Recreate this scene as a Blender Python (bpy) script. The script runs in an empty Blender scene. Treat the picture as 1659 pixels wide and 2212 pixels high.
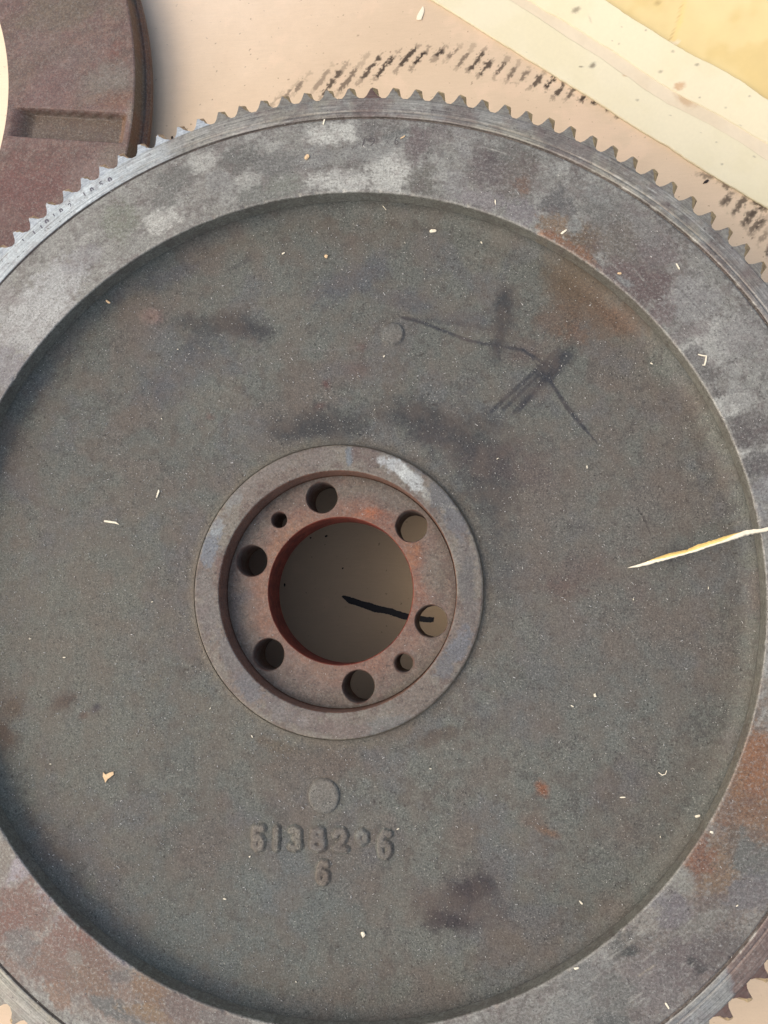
import bpy, bmesh, math, random
import numpy as np
from mathutils import Matrix, Vector
from mathutils.geometry import delaunay_2d_cdt

rng = np.random.default_rng(7)
random.seed(7)
sc = bpy.context.scene
COL = sc.collection

# ------------------------------------------------------------------ camera
CAM = np.array([0.06754, -0.01157, 0.35589])
TX, TY, FPX = 0.11863, 0.12932, 1950.0      # tilt about x and y, focal length for a 2212 px tall frame
PW, PH = 1659.0, 2212.0
_ca, _sa, _cb, _sb = math.cos(TX), math.sin(TX), math.cos(TY), math.sin(TY)
ROT = np.array([[1, 0, 0], [0, _ca, -_sa], [0, _sa, _ca]]) @ np.array([[_cb, 0, _sb], [0, 1, 0], [-_sb, 0, _cb]])
cam_d = bpy.data.cameras.new('camera')
cam_d.sensor_fit = 'VERTICAL'
cam_d.sensor_height = 36.0
cam_d.lens = 36.0 * FPX / PH
cam_d.clip_start = 0.01
cam_d.clip_end = 50.0
cam = bpy.data.objects.new('camera', cam_d)
COL.objects.link(cam)
M4 = Matrix([list(ROT[0]) + [CAM[0]], list(ROT[1]) + [CAM[1]], list(ROT[2]) + [CAM[2]], [0, 0, 0, 1]])
cam.matrix_world = M4
sc.camera = cam

# ------------------------------------------------------------------ light: soft open shade, brighter from the left
SUN_EL, SUN_AZ = math.radians(54), math.radians(190)       # azimuth counted from +x towards +y
w = bpy.data.worlds.new("World")
sc.world = w
w.use_nodes = True
nt = w.node_tree
sky = nt.nodes.new('ShaderNodeTexSky')
sky.sky_type = 'NISHITA'
sky.sun_disc = False
sky.sun_elevation = SUN_EL
sky.sun_rotation = math.pi / 2 - SUN_AZ
sky.air_density = 1.0
sky.dust_density = 5.0
sky.ozone_density = 0.4
nt.links.new(sky.outputs[0], nt.nodes['Background'].inputs[0])
nt.nodes['Background'].inputs[1].default_value = 0.15
sl = bpy.data.lights.new('sun', 'SUN')
sl.energy = 0.5
sl.angle = math.radians(130)
sl.color = (1.0, 0.97, 0.92)
so = bpy.data.objects.new('sun', sl)
COL.objects.link(so)
sd = Vector((math.cos(SUN_EL) * math.cos(SUN_AZ), math.cos(SUN_EL) * math.sin(SUN_AZ), math.sin(SUN_EL)))
so.rotation_euler = sd.to_track_quat('Z', 'Y').to_euler()
so.location = sd * 3
vs = sc.view_settings
sc.display_settings.display_device = 'sRGB'
vs.view_transform = 'Standard'
vs.look = 'None'
vs.gamma = 1.0
vs.exposure = 0.5

# ------------------------------------------------------------------ heights (metres, flywheel rim face is z = 0)
Z_HUB, Z_FL, Z_BACK, Z_WEB, Z_CARD = -0.0108, -0.0207, -0.040, -0.0130, -0.112
R_IN, R_GR = 0.16625, 0.1998
R_HUB, R_REC, R_BORE, R_BOLT, R_BC = 0.0605, 0.0498, 0.0309, 0.0066, 0.0406
TH0 = 1.7865


def at(px, py, z):
    """point on the plane z that was measured at (px, py) on the photograph"""
    d = ROT @ np.array([(px - PW / 2) / FPX, -(py - PH / 2) / FPX, -1.0])
    t = (z - CAM[2]) / d[2]
    p = CAM + d * t
    return float(p[0]), float(p[1])


def mm(z):          # metres per photo pixel at height z
    return (CAM[2] - z) / FPX


def crop(x0, y0, s, pts):
    return [((x0 + a / s) * .67769, (y0 + b / s) * .67769) for a, b in pts]


# ------------------------------------------------------------------ numpy noise
_tab = rng.random((257, 257))
_tab[256] = _tab[0]
_tab[:, 256] = _tab[:, 0]


def vnoise(x, y):
    xi = np.floor(x); yi = np.floor(y)
    fx = x - xi; fy = y - yi
    fx = fx * fx * (3 - 2 * fx); fy = fy * fy * (3 - 2 * fy)
    xi = xi.astype(np.int64) & 255; yi = yi.astype(np.int64) & 255
    a = _tab[xi, yi]; b = _tab[xi + 1, yi]; c = _tab[xi, yi + 1]; d = _tab[xi + 1, yi + 1]
    return (a * (1 - fx) + b * fx) * (1 - fy) + (c * (1 - fx) + d * fx) * fy


def fbm(x, y, f, o=4, seed=0.0):
    s = 0; amp = .5; tot = 0
    for k in range(o):
        s = s + amp * vnoise(x * f + 17.3 * k + seed, y * f - 9.1 * k + seed * 1.7)
        tot += amp; amp *= .6; f *= 2.03
    return s / tot


def sstep(a, b, x):
    t = np.clip((x - a) / (b - a), 0, 1)
    return t * t * (3 - 2 * t)


def lin(c):
    c = np.array(c, float) / 255.0
    return np.where(c <= .04045, c / 12.92, ((c + .055) / 1.055) ** 2.4)


class Paint:
    """stains, rust, wear and some painted light and shade, computed on the vertices of one surface"""
    def __init__(self, X, Y, z, base):
        self.X, self.Y, self.z = X, Y, z
        self.c = np.empty((len(X), 3)); self.c[:] = base
        self.nb = fbm(X, Y, 90, 4, 3.1)
        self.nm = fbm(X, Y, 300, 4, 8.7)
        self.nf = fbm(X, Y, 900, 3, 1.9)

    def mix(self, m, col):
        m = np.clip(m, 0, 1)[:, None]
        self.c = self.c * (1 - m) + np.asarray(col) * m

    def mottle(self, f, lo, hi, col, a, seed, stretch=None):
        n = fbm(self.X, self.Y, f, 4, seed)
        self.mix(sstep(lo, hi, n) * a, col)

    def blob(self, px, py, rx, ry, ang, col, a=1.0, rag=.6, soft=.4, fine=.6):
        """px.. in photo pixels, ang in degrees counter clockwise"""
        cx, cy = at(px, py, self.z)
        k = mm(self.z)
        R = max(rx, ry) * k * (1.4 + rag + soft)
        idx = np.nonzero((abs(self.X - cx) < R) & (abs(self.Y - cy) < R))[0]
        if not len(idx):
            return
        t = math.radians(ang)
        dx = self.X[idx] - cx; dy = self.Y[idx] - cy
        u = (dx * math.cos(t) + dy * math.sin(t)) / (rx * k)
        v = (-dx * math.sin(t) + dy * math.cos(t)) / (ry * k)
        n = (self.nb[idx] * (1 - fine) + self.nm[idx] * fine * .5 + self.nf[idx] * fine * .5 - .5) * 2
        d = np.sqrt(u * u + v * v) + rag * n * 1.6
        m = (1 - sstep(1 - soft, 1 + soft * .6, d)) * a
        m = m[:, None]
        self.c[idx] = self.c[idx] * (1 - m) + np.asarray(col) * m

    def stroke(self, pts, wd, col, a=1.0, rag=.5, soft=.6, taper=False, z=None):
        P = [at(x, y, self.z) for x, y in pts]
        k = mm(self.z)
        n = len(P) - 1
        for i in range(n):
            (x0, y0), (x1, y1) = P[i], P[i + 1]
            R = wd * k * 3
            idx = np.nonzero((self.X > min(x0, x1) - R) & (self.X < max(x0, x1) + R) & (self.Y > min(y0, y1) - R) & (self.Y < max(y0, y1) + R))[0]
            if not len(idx):
                continue
            dx, dy = x1 - x0, y1 - y0
            L2 = dx * dx + dy * dy + 1e-12
            t = np.clip(((self.X[idx] - x0) * dx + (self.Y[idx] - y0) * dy) / L2, 0, 1)
            dd = np.hypot(self.X[idx] - x0 - t * dx, self.Y[idx] - y0 - t * dy) / (wd * k)
            if taper:
                g = (i + t) / n
                dd = dd / np.maximum(.15, 1 - np.abs(g * 2 - 1) ** 2)
            nn = (self.nm[idx] * .4 + self.nf[idx] * .6 - .5) * 2
            m = (1 - sstep(1 - soft, 1 + soft, dd + rag * nn * 1.5)) * a
            m = m[:, None]
            self.c[idx] = self.c[idx] * (1 - m) + np.asarray(col) * m


def desat(c):
    c = np.array(c, float)
    if c[0] - c[2] > 30: return lin(c)
    return lin(c * .68 + c.mean() * .32)


# ------------------------------------------------------------------ object helpers
BASE = {}


def empty(name, loc, label, cat, group=None):
    o = bpy.data.objects.new(name, None)
    COL.objects.link(o)
    o.location = loc
    o.empty_display_size = .02
    o['label'] = label; o['category'] = cat
    if group: o['group'] = group
    BASE[o.name] = np.array(loc, float)
    return o


def mesh_obj(name, V, F, mats, parent=None, smooth=True, paint=None, fmat=None, local=False):
    V = np.asarray(V, float)
    if parent is not None and not local and parent.name in BASE:
        V = V - BASE[parent.name]
    me = bpy.data.meshes.new(name)
    if isinstance(F, np.ndarray):
        n = len(F); k = F.shape[1]
        me.vertices.add(len(V)); me.vertices.foreach_set('co', V.ravel())
        me.loops.add(n * k); me.loops.foreach_set('vertex_index', F.ravel().astype(np.int32))
        me.polygons.add(n); me.polygons.foreach_set('loop_start', np.arange(0, n * k, k, dtype=np.int32))
        me.update(calc_edges=True)
    else:
        me.from_pydata([tuple(v) for v in V], [], [tuple(f) for f in F])
    me.polygons.foreach_set('use_smooth', np.full(len(me.polygons), smooth, dtype=bool))
    for m in (mats if isinstance(mats, (list, tuple)) else [mats]):
        me.materials.append(m)
    if fmat is not None:
        me.polygons.foreach_set('material_index', np.asarray(fmat, dtype=np.int32))
    if paint is not None:
        a = me.color_attributes.new('patina_and_light', 'FLOAT_COLOR', 'POINT')
        a.data.foreach_set('color', np.c_[paint, np.ones(len(paint))].ravel())
    me.update()
    o = bpy.data.objects.new(name, me)
    COL.objects.link(o)
    if parent is not None:
        o.parent = parent
    return o


def resample(prof, step):
    out = [prof[0]]
    for a, b in zip(prof[:-1], prof[1:]):
        L = math.hypot(b[0] - a[0], b[1] - a[1])
        n = max(1, int(round(L / step)))
        for i in range(1, n + 1):
            out.append((a[0] + (b[0] - a[0]) * i / n, a[1] + (b[1] - a[1]) * i / n))
    return np.array(out)


def revolve(prof, ang, closed=True, c=(0, 0), dz=None):
    """prof: (r,z) rows; ang: angles"""
    n, m = len(prof), len(ang)
    X = c[0] + np.outer(np.cos(ang), prof[:, 0]); Y = c[1] + np.outer(np.sin(ang), prof[:, 0])
    Z = np.tile(prof[:, 1], (m, 1))
    V = np.stack([X, Y, Z], -1).reshape(-1, 3)
    i = np.arange(m if closed else m - 1)[:, None]; j = np.arange(n - 1)[None, :]
    i2 = (i + 1) % m
    F = np.stack([i * n + j, i * n + j + 1, i2 * n + j + 1, i2 * n + j], -1).reshape(-1, 4)
    return V, F[:, ::-1].copy() if prof[-1, 0] < prof[0, 0] else F


def rot2(V, a):
    c, s = math.cos(a), math.sin(a)
    V = np.asarray(V, float).copy()
    x = V[:, 0] * c - V[:, 1] * s; y = V[:, 0] * s + V[:, 1] * c
    V[:, 0] = x; V[:, 1] = y
    return V


# ------------------------------------------------------------------ materials
class NB:
    def __init__(self, name):
        self.m = bpy.data.materials.new(name)
        self.m.use_nodes = True
        self.t = self.m.node_tree
        self.p = self.t.nodes['Principled BSDF']
        self.pos = self.n('ShaderNodeNewGeometry').outputs['Position']

    def n(self, ty, **kw):
        nd = self.t.nodes.new(ty)
        for k, v in kw.items(): setattr(nd, k, v)
        return nd

    def l(self, a, b): self.t.links.new(a, b)

    def noise(self, scale, det=4, rough=.6, vec=None, dist=0):
        nd = self.n('ShaderNodeTexNoise')
        nd.inputs['Scale'].default_value = scale; nd.inputs['Detail'].default_value = det
        nd.inputs['Roughness'].default_value = rough; nd.inputs['Distortion'].default_value = dist
        self.l(vec or self.pos, nd.inputs['Vector'])
        return nd.outputs['Fac']

    def voro(self, scale, vec=None):
        nd = self.n('ShaderNodeTexVoronoi'); nd.inputs['Scale'].default_value = scale
        self.l(vec or self.pos, nd.inputs['Vector'])
        return nd

    def rng(self, v, a, b, c=0., d=1.):
        nd = self.n('ShaderNodeMapRange'); nd.clamp = True
        self.l(v, nd.inputs['Value'])
        for i, x in zip(('From Min', 'From Max', 'To Min', 'To Max'), (a, b, c, d)): nd.inputs[i].default_value = x
        return nd.outputs['Result']

    def math(self, op, a, b=None):
        nd = self.n('ShaderNodeMath', operation=op)
        for i, x in enumerate((a, b)):
            if x is None: continue
            if isinstance(x, (int, float)): nd.inputs[i].default_value = x
            else: self.l(x, nd.inputs[i])
        return nd.outputs[0]

    def mix(self, f, a, b, mode='MIX'):
        nd = self.n('ShaderNodeMix', data_type='RGBA', blend_type=mode)
        if isinstance(f, (int, float)): nd.inputs[0].default_value = f
        else: self.l(f, nd.inputs[0])
        for i, x in ((6, a), (7, b)):
            if hasattr(x, 'links'): self.l(x, nd.inputs[i])
            else: nd.inputs[i].default_value = (*[float(q) for q in x], 1)
        return nd.outputs[2]

    def attr(self):
        return self.n('ShaderNodeVertexColor', layer_name='patina_and_light').outputs['Color']

    def bump(self, h, strength, dist):
        nd = self.n('ShaderNodeBump'); nd.inputs['Strength'].default_value = strength
        nd.inputs['Distance'].default_value = dist
        self.l(h, nd.inputs['Height']); self.l(nd.outputs[0], self.p.inputs['Normal'])

    def gain(self, col, v):          # multiply colour by a grey value
        cb = self.n('ShaderNodeCombineXYZ')
        for i in range(3): self.l(v, cb.inputs[i])
        return self.mix(1.0, col, cb.outputs[0], 'MULTIPLY')

    def out(self, col=None, rough=.6, metal=0., spec=.5, dark=1.0):
        if col is not None and hasattr(col, 'links') and dark != 1.0:
            col = self.mix(1.0, col, (dark * .99, dark * 1.005, dark * .94), 'MULTIPLY')
        if col is not None:
            if hasattr(col, 'links'): self.l(col, self.p.inputs['Base Color'])
            else: self.p.inputs['Base Color'].default_value = (*[float(q) for q in col], 1)
        for k, v in (('Roughness', rough), ('Metallic', metal), ('Specular IOR Level', spec)):
            if hasattr(v, 'links'): self.l(v, self.p.inputs[k])
            else: self.p.inputs[k].default_value = v
        return self.m


def polar(b):
    s = b.n('ShaderNodeSeparateXYZ'); b.l(b.pos, s.inputs[0])
    r = b.math('SQRT', b.math('ADD', b.math('MULTIPLY', s.outputs[0], s.outputs[0]), b.math('MULTIPLY', s.outputs[1], s.outputs[1])))
    a = b.math('ARCTAN2', s.outputs[1], s.outputs[0])
    c = b.n('ShaderNodeCombineXYZ')
    b.l(b.math('MULTIPLY', r, 1.0), c.inputs[0]); b.l(b.math('MULTIPLY', a, .004), c.inputs[1])
    return c.outputs[0]


def mat_cast():
    b = NB('cast_iron')
    c = b.attr()
    g = b.noise(1300, 4, .75)
    c = b.gain(c, b.rng(g, .32, .68, .50, 1.58))
    c = b.gain(c, b.rng(b.noise(2200, 2, .6), .3, .7, .72, 1.3))
    g2 = b.noise(380, 3, .6)
    c = b.gain(c, b.rng(g2, .3, .7, .88, 1.12))
    v = b.noise(900, 2, .5)
    c = b.mix(b.rng(v, .655, .72, 0, .75), c, lin((42, 40, 38)))          # pits and grit
    v3 = b.noise(430, 3, .6)
    c = b.mix(b.rng(v3, .67, .74, 0, .7), c, lin((58, 52, 46)))
    c = b.mix(b.rng(b.noise(600, 3, .7), .64, .72, 0, .35), c, lin((140, 138, 128)))
    v2 = b.noise(1500, 1, .5)
    c = b.mix(b.rng(v2, .70, .75, 0, .6), c, lin((190, 186, 176)))        # pale dust grains
    col2 = b.noise(70, 3, .6)
    c = b.mix(b.rng(col2, .42, .62, 0, .30), c, lin((116, 100, 88)), 'MIX')
    b.bump(b.math('ADD', b.noise(900, 5, .7), b.math('MULTIPLY', b.noise(250, 3, .6), .6)), .55, .0006)
    return b.out(c, b.rng(g, .3, .7, .62, .82), .0, .4, .76)


def mat_machined(name, lines=.5, metal=.35, r0=.38, r1=.62, grain=.3, dark=.54, spk=.32):
    b = NB(name)
    c = b.attr()
    pv = polar(b)
    ln = b.noise(1900, 5, .8, pv)
    c = b.gain(c, b.rng(ln, .34, .66, 1 - lines * .55, 1 + lines * .6))
    g = b.noise(1100, 4, .75)
    c = b.gain(c, b.rng(g, .3, .7, 1 - grain, 1 + grain))
    st_ = b.n('ShaderNodeVectorMath', operation='MULTIPLY'); b.l(pv, st_.inputs[0]); st_.inputs[1].default_value = (.12, 1.6, 1)
    c = b.gain(c, b.rng(b.noise(900, 4, .65, st_.outputs[0], .3), .35, .65, .88, 1.12))
    m2 = b.noise(330, 5, .7, dist=.4)
    c = b.gain(c, b.rng(m2, .3, .7, .82, 1.18))
    c = b.mix(b.rng(b.noise(750, 6, .9), .52, .58, 0, spk), c, lin((196, 196, 194)))
    c = b.mix(b.rng(b.noise(900, 6, .85, st_.outputs[0]), .52, .6, 0, spk * .6), c, lin((96, 90, 86)))
    c = b.mix(b.rng(b.noise(1000, 5, .9), .535, .60, 0, spk * 1.4), c, lin((84, 78, 76)))
    v = b.noise(700, 2, .5)
    c = b.mix(b.rng(v, .66, .72, 0, .6), c, lin((58, 52, 52)))
    tint = b.noise(140, 4, .7)
    c = b.mix(b.rng(tint, .5, .66, 0, .28), c, lin((112, 92, 92)))
    b.bump(b.math('ADD', b.math('MULTIPLY', ln, .5 * lines + .1), b.math('MULTIPLY', g, .5)), .3, .0003)
    return b.out(b.mix(1.0, c, (1.015, 1.0, .955), 'MULTIPLY'), b.rng(m2, .3, .7, r0, r1), metal, .5, dark)


def mat_rust(name, base, lo, metal=.1, sc_=1.0):
    b = NB(name)
    c = b.mix(b.rng(b.noise(260 * sc_, 5, .7), .38, .62), base, lo)
    g = b.noise(1200, 4, .75)
    c = b.gain(c, b.rng(g, .3, .7, .75, 1.25))
    b.bump(g, .5, .0004)
    return b.out(c, .75, metal, .35, .55)


M_CAST = mat_cast()
M_RIM = mat_machined('machined_iron', .24, .12, .42, .62, .42, .63, .50)
M_RING = mat_machined('turned_steel', .85, .22, .36, .55, .22, .95, .2)
M_HUB = mat_machined('rusty_machined_iron', .14, .12, .5, .72, .42, .66, .22)
M_DISC = mat_machined('rust_brown_steel', .03, .08, .5, .7, .48, .74, .26)
M_WALL = mat_rust('dark_rust', lin((172, 86, 64)), lin((128, 62, 50)))
M_WALLG = mat_rust('grey_brown_bore', lin((140, 128, 118)), lin((130, 96, 84)))
M_BACK = mat_rust('iron_back', lin((150, 140, 130)), lin((140, 116, 100)))


def mat_tooth(name, c0, c1, line=True, metal=.35, rough=.45):
    b = NB(name)
    c = b.mix(b.rng(b.noise(420, 4, .7), .38, .62), c0, c1)
    ln = b.noise(2600, 5, .75, polar(b))
    if line: c = b.gain(c, b.rng(ln, .3, .7, .62, 1.38))
    c = b.gain(c, b.rng(b.noise(1300, 3, .7), .3, .7, .85, 1.15))
    b.bump(b.noise(1300, 3, .7), .35, .0003)
    return b.out(c, rough, metal, .5, .92)


M_TOOTH = {
    'mid': mat_tooth('tooth_steel', lin((136, 133, 126)), lin((112, 106, 100))),
    'bright': mat_tooth('bright_tooth_steel', lin((178, 184, 190)), lin((150, 156, 164)), True, .35, .5),
    'brown': mat_tooth('brown_tooth_steel', lin((104, 88, 82)), lin((96, 72, 66))),
}
M_TIP = mat_tooth('greasy_tooth_tip', lin((186, 164, 128)), lin((140, 120, 96)), False, .1, .5)
M_TIPB = mat_tooth('tan_tooth_tip', lin((196, 168, 136)), lin((150, 120, 92)), False, .0, .6)
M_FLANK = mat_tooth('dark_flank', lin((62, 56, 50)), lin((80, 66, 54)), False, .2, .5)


def mat_card():
    b = NB('cardboard')
    c = b.attr()
    c = b.gain(c, b.rng(b.noise(1500, 3, .7), .3, .7, .965, 1.035))
    c = b.gain(c, b.rng(b.noise(30, 4, .6), .3, .7, .96, 1.04))
    sv = b.n('ShaderNodeVectorMath', operation='MULTIPLY'); b.l(b.pos, sv.inputs[0]); sv.inputs[1].default_value = (.12, 1.0, 1)
    c = b.gain(c, b.rng(b.noise(900, 4, .7, sv.outputs[0], .3), .35, .65, .978, 1.02))
    v = b.noise(420, 2, .5)
    c = b.mix(b.rng(v, .70, .76, 0, .55), c, lin((110, 84, 70)))
    b.bump(b.noise(1200, 4, .7), .12, .0002)
    return b.out(c, .85, 0, .2)


M_CARD = mat_card()


def mat_plain(name, col, v=.05, rough=.6, f=400, bump=.15, attr=False, spec=.35):
    b = NB(name)
    c = b.attr() if attr else b.mix(0.0, col, col)
    c = b.gain(c, b.rng(b.noise(f, 4, .65), .3, .7, 1 - v, 1 + v))
    b.bump(b.noise(f * 2, 4, .65), bump, .0003)
    return b.out(c, rough, 0, spec)


M_FOAM = mat_plain('pale_foam', None, .02, .8, 500, .12, True)
M_YEL = mat_plain('yellow_board', None, .035, .5, 60, .05, True)
M_WOOD = mat_plain('pale_wood', lin((236, 226, 198)), .1, .65, 900, .3)
M_WOODT = mat_plain('tan_wood', lin((222, 190, 146)), .12, .65, 900, .3)
M_WOODY = mat_plain('yellow_wood', lin((232, 196, 118)), .1, .6, 700, .3)
M_INK = mat_plain('black_ink', lin((26, 28, 36)), .15, .6, 900, .1)
M_STAMP = mat_plain('stamped_mark', lin((92, 90, 96)), .2, .6, 1500, .1)
M_STAMPD = mat_plain('dark_stamped_mark', lin((82, 78, 76)), .25, .6, 1500, .1)
M_CRACK = mat_plain('dark_crumb', lin((52, 44, 40)), .2, .8, 900, .3)

# ------------------------------------------------------------------ ground
g = mesh_obj('ground', [(-20, -20, Z_CARD - .004), (20, -20, Z_CARD - .004), (20, 20, Z_CARD - .004), (-20, 20, Z_CARD - .004)], [(0, 1, 2, 3)],
             mat_plain('ground_boards', lin((196, 172, 142)), .1, .8, 20, .2))
g['kind'] = 'structure'

# ------------------------------------------------------------------ cardboard sheet
card = empty('cardboard_sheet', (0.0, 0.0, Z_CARD - .003), 'large flat sheet of tan cardboard under the flywheel, marked with rows of black tooth scuffs', 'cardboard')
xs = np.concatenate([np.linspace(-.62, -.24, 40)[:-1], np.linspace(-.24, .225, 720), np.linspace(.225, .55, 30)[1:]])
ys = np.concatenate([np.linspace(-.45, -.23, 20)[:-1], np.linspace(-.23, .15, 120)[:-1], np.linspace(.15, .35, 320), np.linspace(.35, .62, 24)[1:]])
GX, GY = np.meshgrid(xs, ys, indexing='ij')
X, Y = GX.ravel(), GY.ravel()
P = Paint(X, Y, Z_CARD, lin((210, 188, 158)))
P.mottle(14, .4, .65, lin((203, 180, 150)), .5, 5.5)
P.mottle(60, .6, .75, lin((226, 198, 168)), .3, 2.5)
# creamier part towards the upper left: brighter light painted into the card colour
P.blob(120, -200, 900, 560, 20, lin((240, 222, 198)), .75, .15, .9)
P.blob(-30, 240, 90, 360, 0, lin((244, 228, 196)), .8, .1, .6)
INK = lin((66, 56, 48))
c2 = lambda *p: crop(800, 0, 1.956, p)
c3 = lambda *p: crop(1648, 0, 2.074, p)
c9 = lambda *p: crop(2240, 600, 4.42, p)
S = [(c2((100, 680), (200, 580)), .3), (c2((180, 640), (290, 510)), .45), (c2((250, 600), (360, 460)), .5), (c2((390, 570), (500, 410)), .4),
     (c2((430, 610), (600, 390)), .8), (c2((530, 590), (730, 340)), .6), (c2((670, 520), (820, 330)), .85), (c2((760, 500), (940, 300)), .9),
     (c2((900, 440), (1040, 290)), .9), (c2((1000, 430), (1110, 290)), 1), (c2((1140, 375), (1220, 275)), .95), (c2((1210, 385), (1310, 280)), .55),
     (c2((1280, 430), (1390, 285)), .55), (c2((1350, 450), (1460, 310)), .85), (c2((1420, 470), (1510, 370)), .85), (c2((1510, 490), (1600, 360)), .75),
     (c2((1590, 510), (1670, 390)), .6),
     (c3((10, 550), (90, 440)), .55), (c3((80, 590), (180, 480)), .8), (c3((190, 580), (260, 500)), .95), (c3((240, 650), (330, 530)), .85),
     (c3((320, 660), (390, 570)), .7), (c3((420, 660), (465, 630)), .95), (c3((500, 680), (530, 670)), .95), (c3((590, 715), (605, 710)), .8),
     (c3((655, 768), (670, 760)), .8), (c3((1200, 1150), (1290, 1170)), .5),
     (c3((1370, 1350), (1440, 1260)), .45), (c3((1430, 1420), (1520, 1290)), .45), (c3((1510, 1500), (1580, 1380)), .6), (c3((1560, 1560), (1659, 1420)), .45),
     (c3((1340, 1190), (1420, 1250)), .6), (c3((1560, 1300), (1640, 1380)), .6),
     (c9((270, 230), (350, 140)), .5), (c9((410, 360), (620, 120)), .45), (c9((560, 490), (740, 290)), .6), (c9((660, 650), (820, 440)), .6),
     (c9((790, 790), (920, 570)), .4), (c9((890, 940), (940, 850)), .6), (c9((730, 190), (900, 290)), .6)]
for pts, a in S:
    P.stroke(pts, 5.2, INK, a * .5, 2.2, .4)
    (xa, ya), (xb, yb) = pts
    f0, f1 = random.uniform(.1, .35), random.uniform(.6, .9)
    P.stroke([(xa + (xb - xa) * f0, ya + (yb - ya) * f0), (xa + (xb - xa) * f1, ya + (yb - ya) * f1)], 4.4, INK, a, 1.7, .35)
for k in range(60):
    P.blob(random.uniform(300, 1600), random.uniform(0, 620), random.uniform(.8, 2.2), random.uniform(.8, 2), 0, lin((96, 72, 62)), .7, .2, .3)
n, m = len(xs), len(ys)
ii, jj = np.meshgrid(np.arange(n - 1), np.arange(m - 1), indexing='ij')
F = np.stack([ii * m + jj, (ii + 1) * m + jj, (ii + 1) * m + jj + 1, ii * m + jj + 1], -1).reshape(-1, 4)
Zc = np.full(len(X), Z_CARD) + .0004 * (fbm(X, Y, 12, 2, 4) - .5)
Zc = np.minimum(Zc, Z_CARD)
mesh_obj('top_sheet', np.c_[X, Y, Zc], F, M_CARD, card, True, P.c)
bm = bmesh.new()
bmesh.ops.create_cube(bm, size=1, matrix=Matrix.Translation((-.035, .085, -.0022 + Z_CARD - .0004)) @ Matrix.Diagonal((1.17, 1.07, .003, 1)))
vv = [v.co[:] for v in bm.verts]; ff = [[v.index for v in f.verts] for f in bm.faces]; bm.free()
mesh_obj('corrugated_core', vv, ff, mat_plain('core_card', lin((196, 160, 126)), .06, .9), card, False)

# marker line seen through the bore
up = crop(820, 1620, 3.072, [(828, 862), (850, 853), (905, 868), (950, 880), (1010, 902), (1100, 925), (1180, 952), (1260, 970), (1320, 982), (1380, 1005), (1480, 1033)]) + crop(1300, 1900, 11.06, [(440, 695), (700, 735), (965, 755)])
lo = crop(820, 1620, 3.072, [(830, 868), (850, 890), (900, 935), (960, 950), (1060, 985), (1110, 1005), (1150, 1022), (1240, 1030), (1290, 1040), (1350, 1062), (1430, 1088)]) + crop(1300, 1900, 11.06, [(400, 895), (640, 925), (940, 925)])
A = []
for (a, b) in (zip(up, lo)):
    A.append((at(*a, Z_CARD), at(*b, Z_CARD)))
# densify and roughen both edges
V = []; F = []
k = 0
for i in range(len(A) - 1):
    for q in range(8):
        t = q / 8
        u = [A[i][0][c] * (1 - t) + A[i + 1][0][c] * t for c in (0, 1)]
        l = [A[i][1][c] * (1 - t) + A[i + 1][1][c] * t for c in (0, 1)]
        j1, j2 = random.gauss(0, .00009), random.gauss(0, .00009)
        V += [(u[0], u[1] + j1, Z_CARD + .00022), (l[0], l[1] + j2, Z_CARD + .00022)]
        if k: F.append((2 * k - 2, 2 * k - 1, 2 * k + 1, 2 * k))
        k += 1
mesh_obj('marker_line', V, F, M_INK, card, False)

# ------------------------------------------------------------------ grooved board and yellow board (upper right)
Z_ST = Z_CARD + .0016
low = [at(*p, Z_ST) for p in c3((0, 345), (170, 450), (400, 590), (550, 685), (700, 785), (850, 880), (1000, 965), (1120, 1050), (1250, 1130), (1450, 1250), (1659, 1375))]
ga = [at(*p, Z_ST) for p in c3((0, 25), (150, 120), (350, 255), (560, 385), (700, 490), (740, 510), (850, 590), (1000, 685), (1150, 755), (1300, 835), (1480, 940), (1659, 1060))]
gb = [at(*p, Z_ST) for p in c3((80, 0), (200, 80), (300, 130), (500, 255), (650, 345), (800, 450), (950, 550), (1100, 640), (1250, 715), (1400, 795), (1520, 870), (1659, 950))]
tp = [at(*p, Z_ST + .005) for p in c3((590, 0), (700, 75), (800, 140), (920, 215), (1050, 295), (1180, 370), (1300, 430), (1480, 530), (1659, 655))]
UX = np.array([.79, -.613]); UX /= np.linalg.norm(UX)            # along the board
UN = np.array([-UX[1], UX[0]])


def edge(pts, t):
    p = np.array(pts)
    u = p @ UX; v = p @ UN
    o = np.argsort(u); u = u[o]; v = v[o]
    s = (v[-1] - v[0]) / (u[-1] - u[0])
    r = np.interp(t, u, v)
    r = np.where(t < u[0], v[0] + (t - u[0]) * s, r)
    r = np.where(t > u[-1], v[-1] + (t - u[-1]) * s, r)
    return r + .0006 * (fbm(t, t * 0 + s * 10, 160, 3, 1.0) - .5) + .0003 * (fbm(t, t * 0, 900, 2, 2.0) - .5)


T = np.linspace(-.36, .20, 700)
EL, EA, EB, ET = (edge(e, T) for e in (low, ga, gb, tp))


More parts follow.
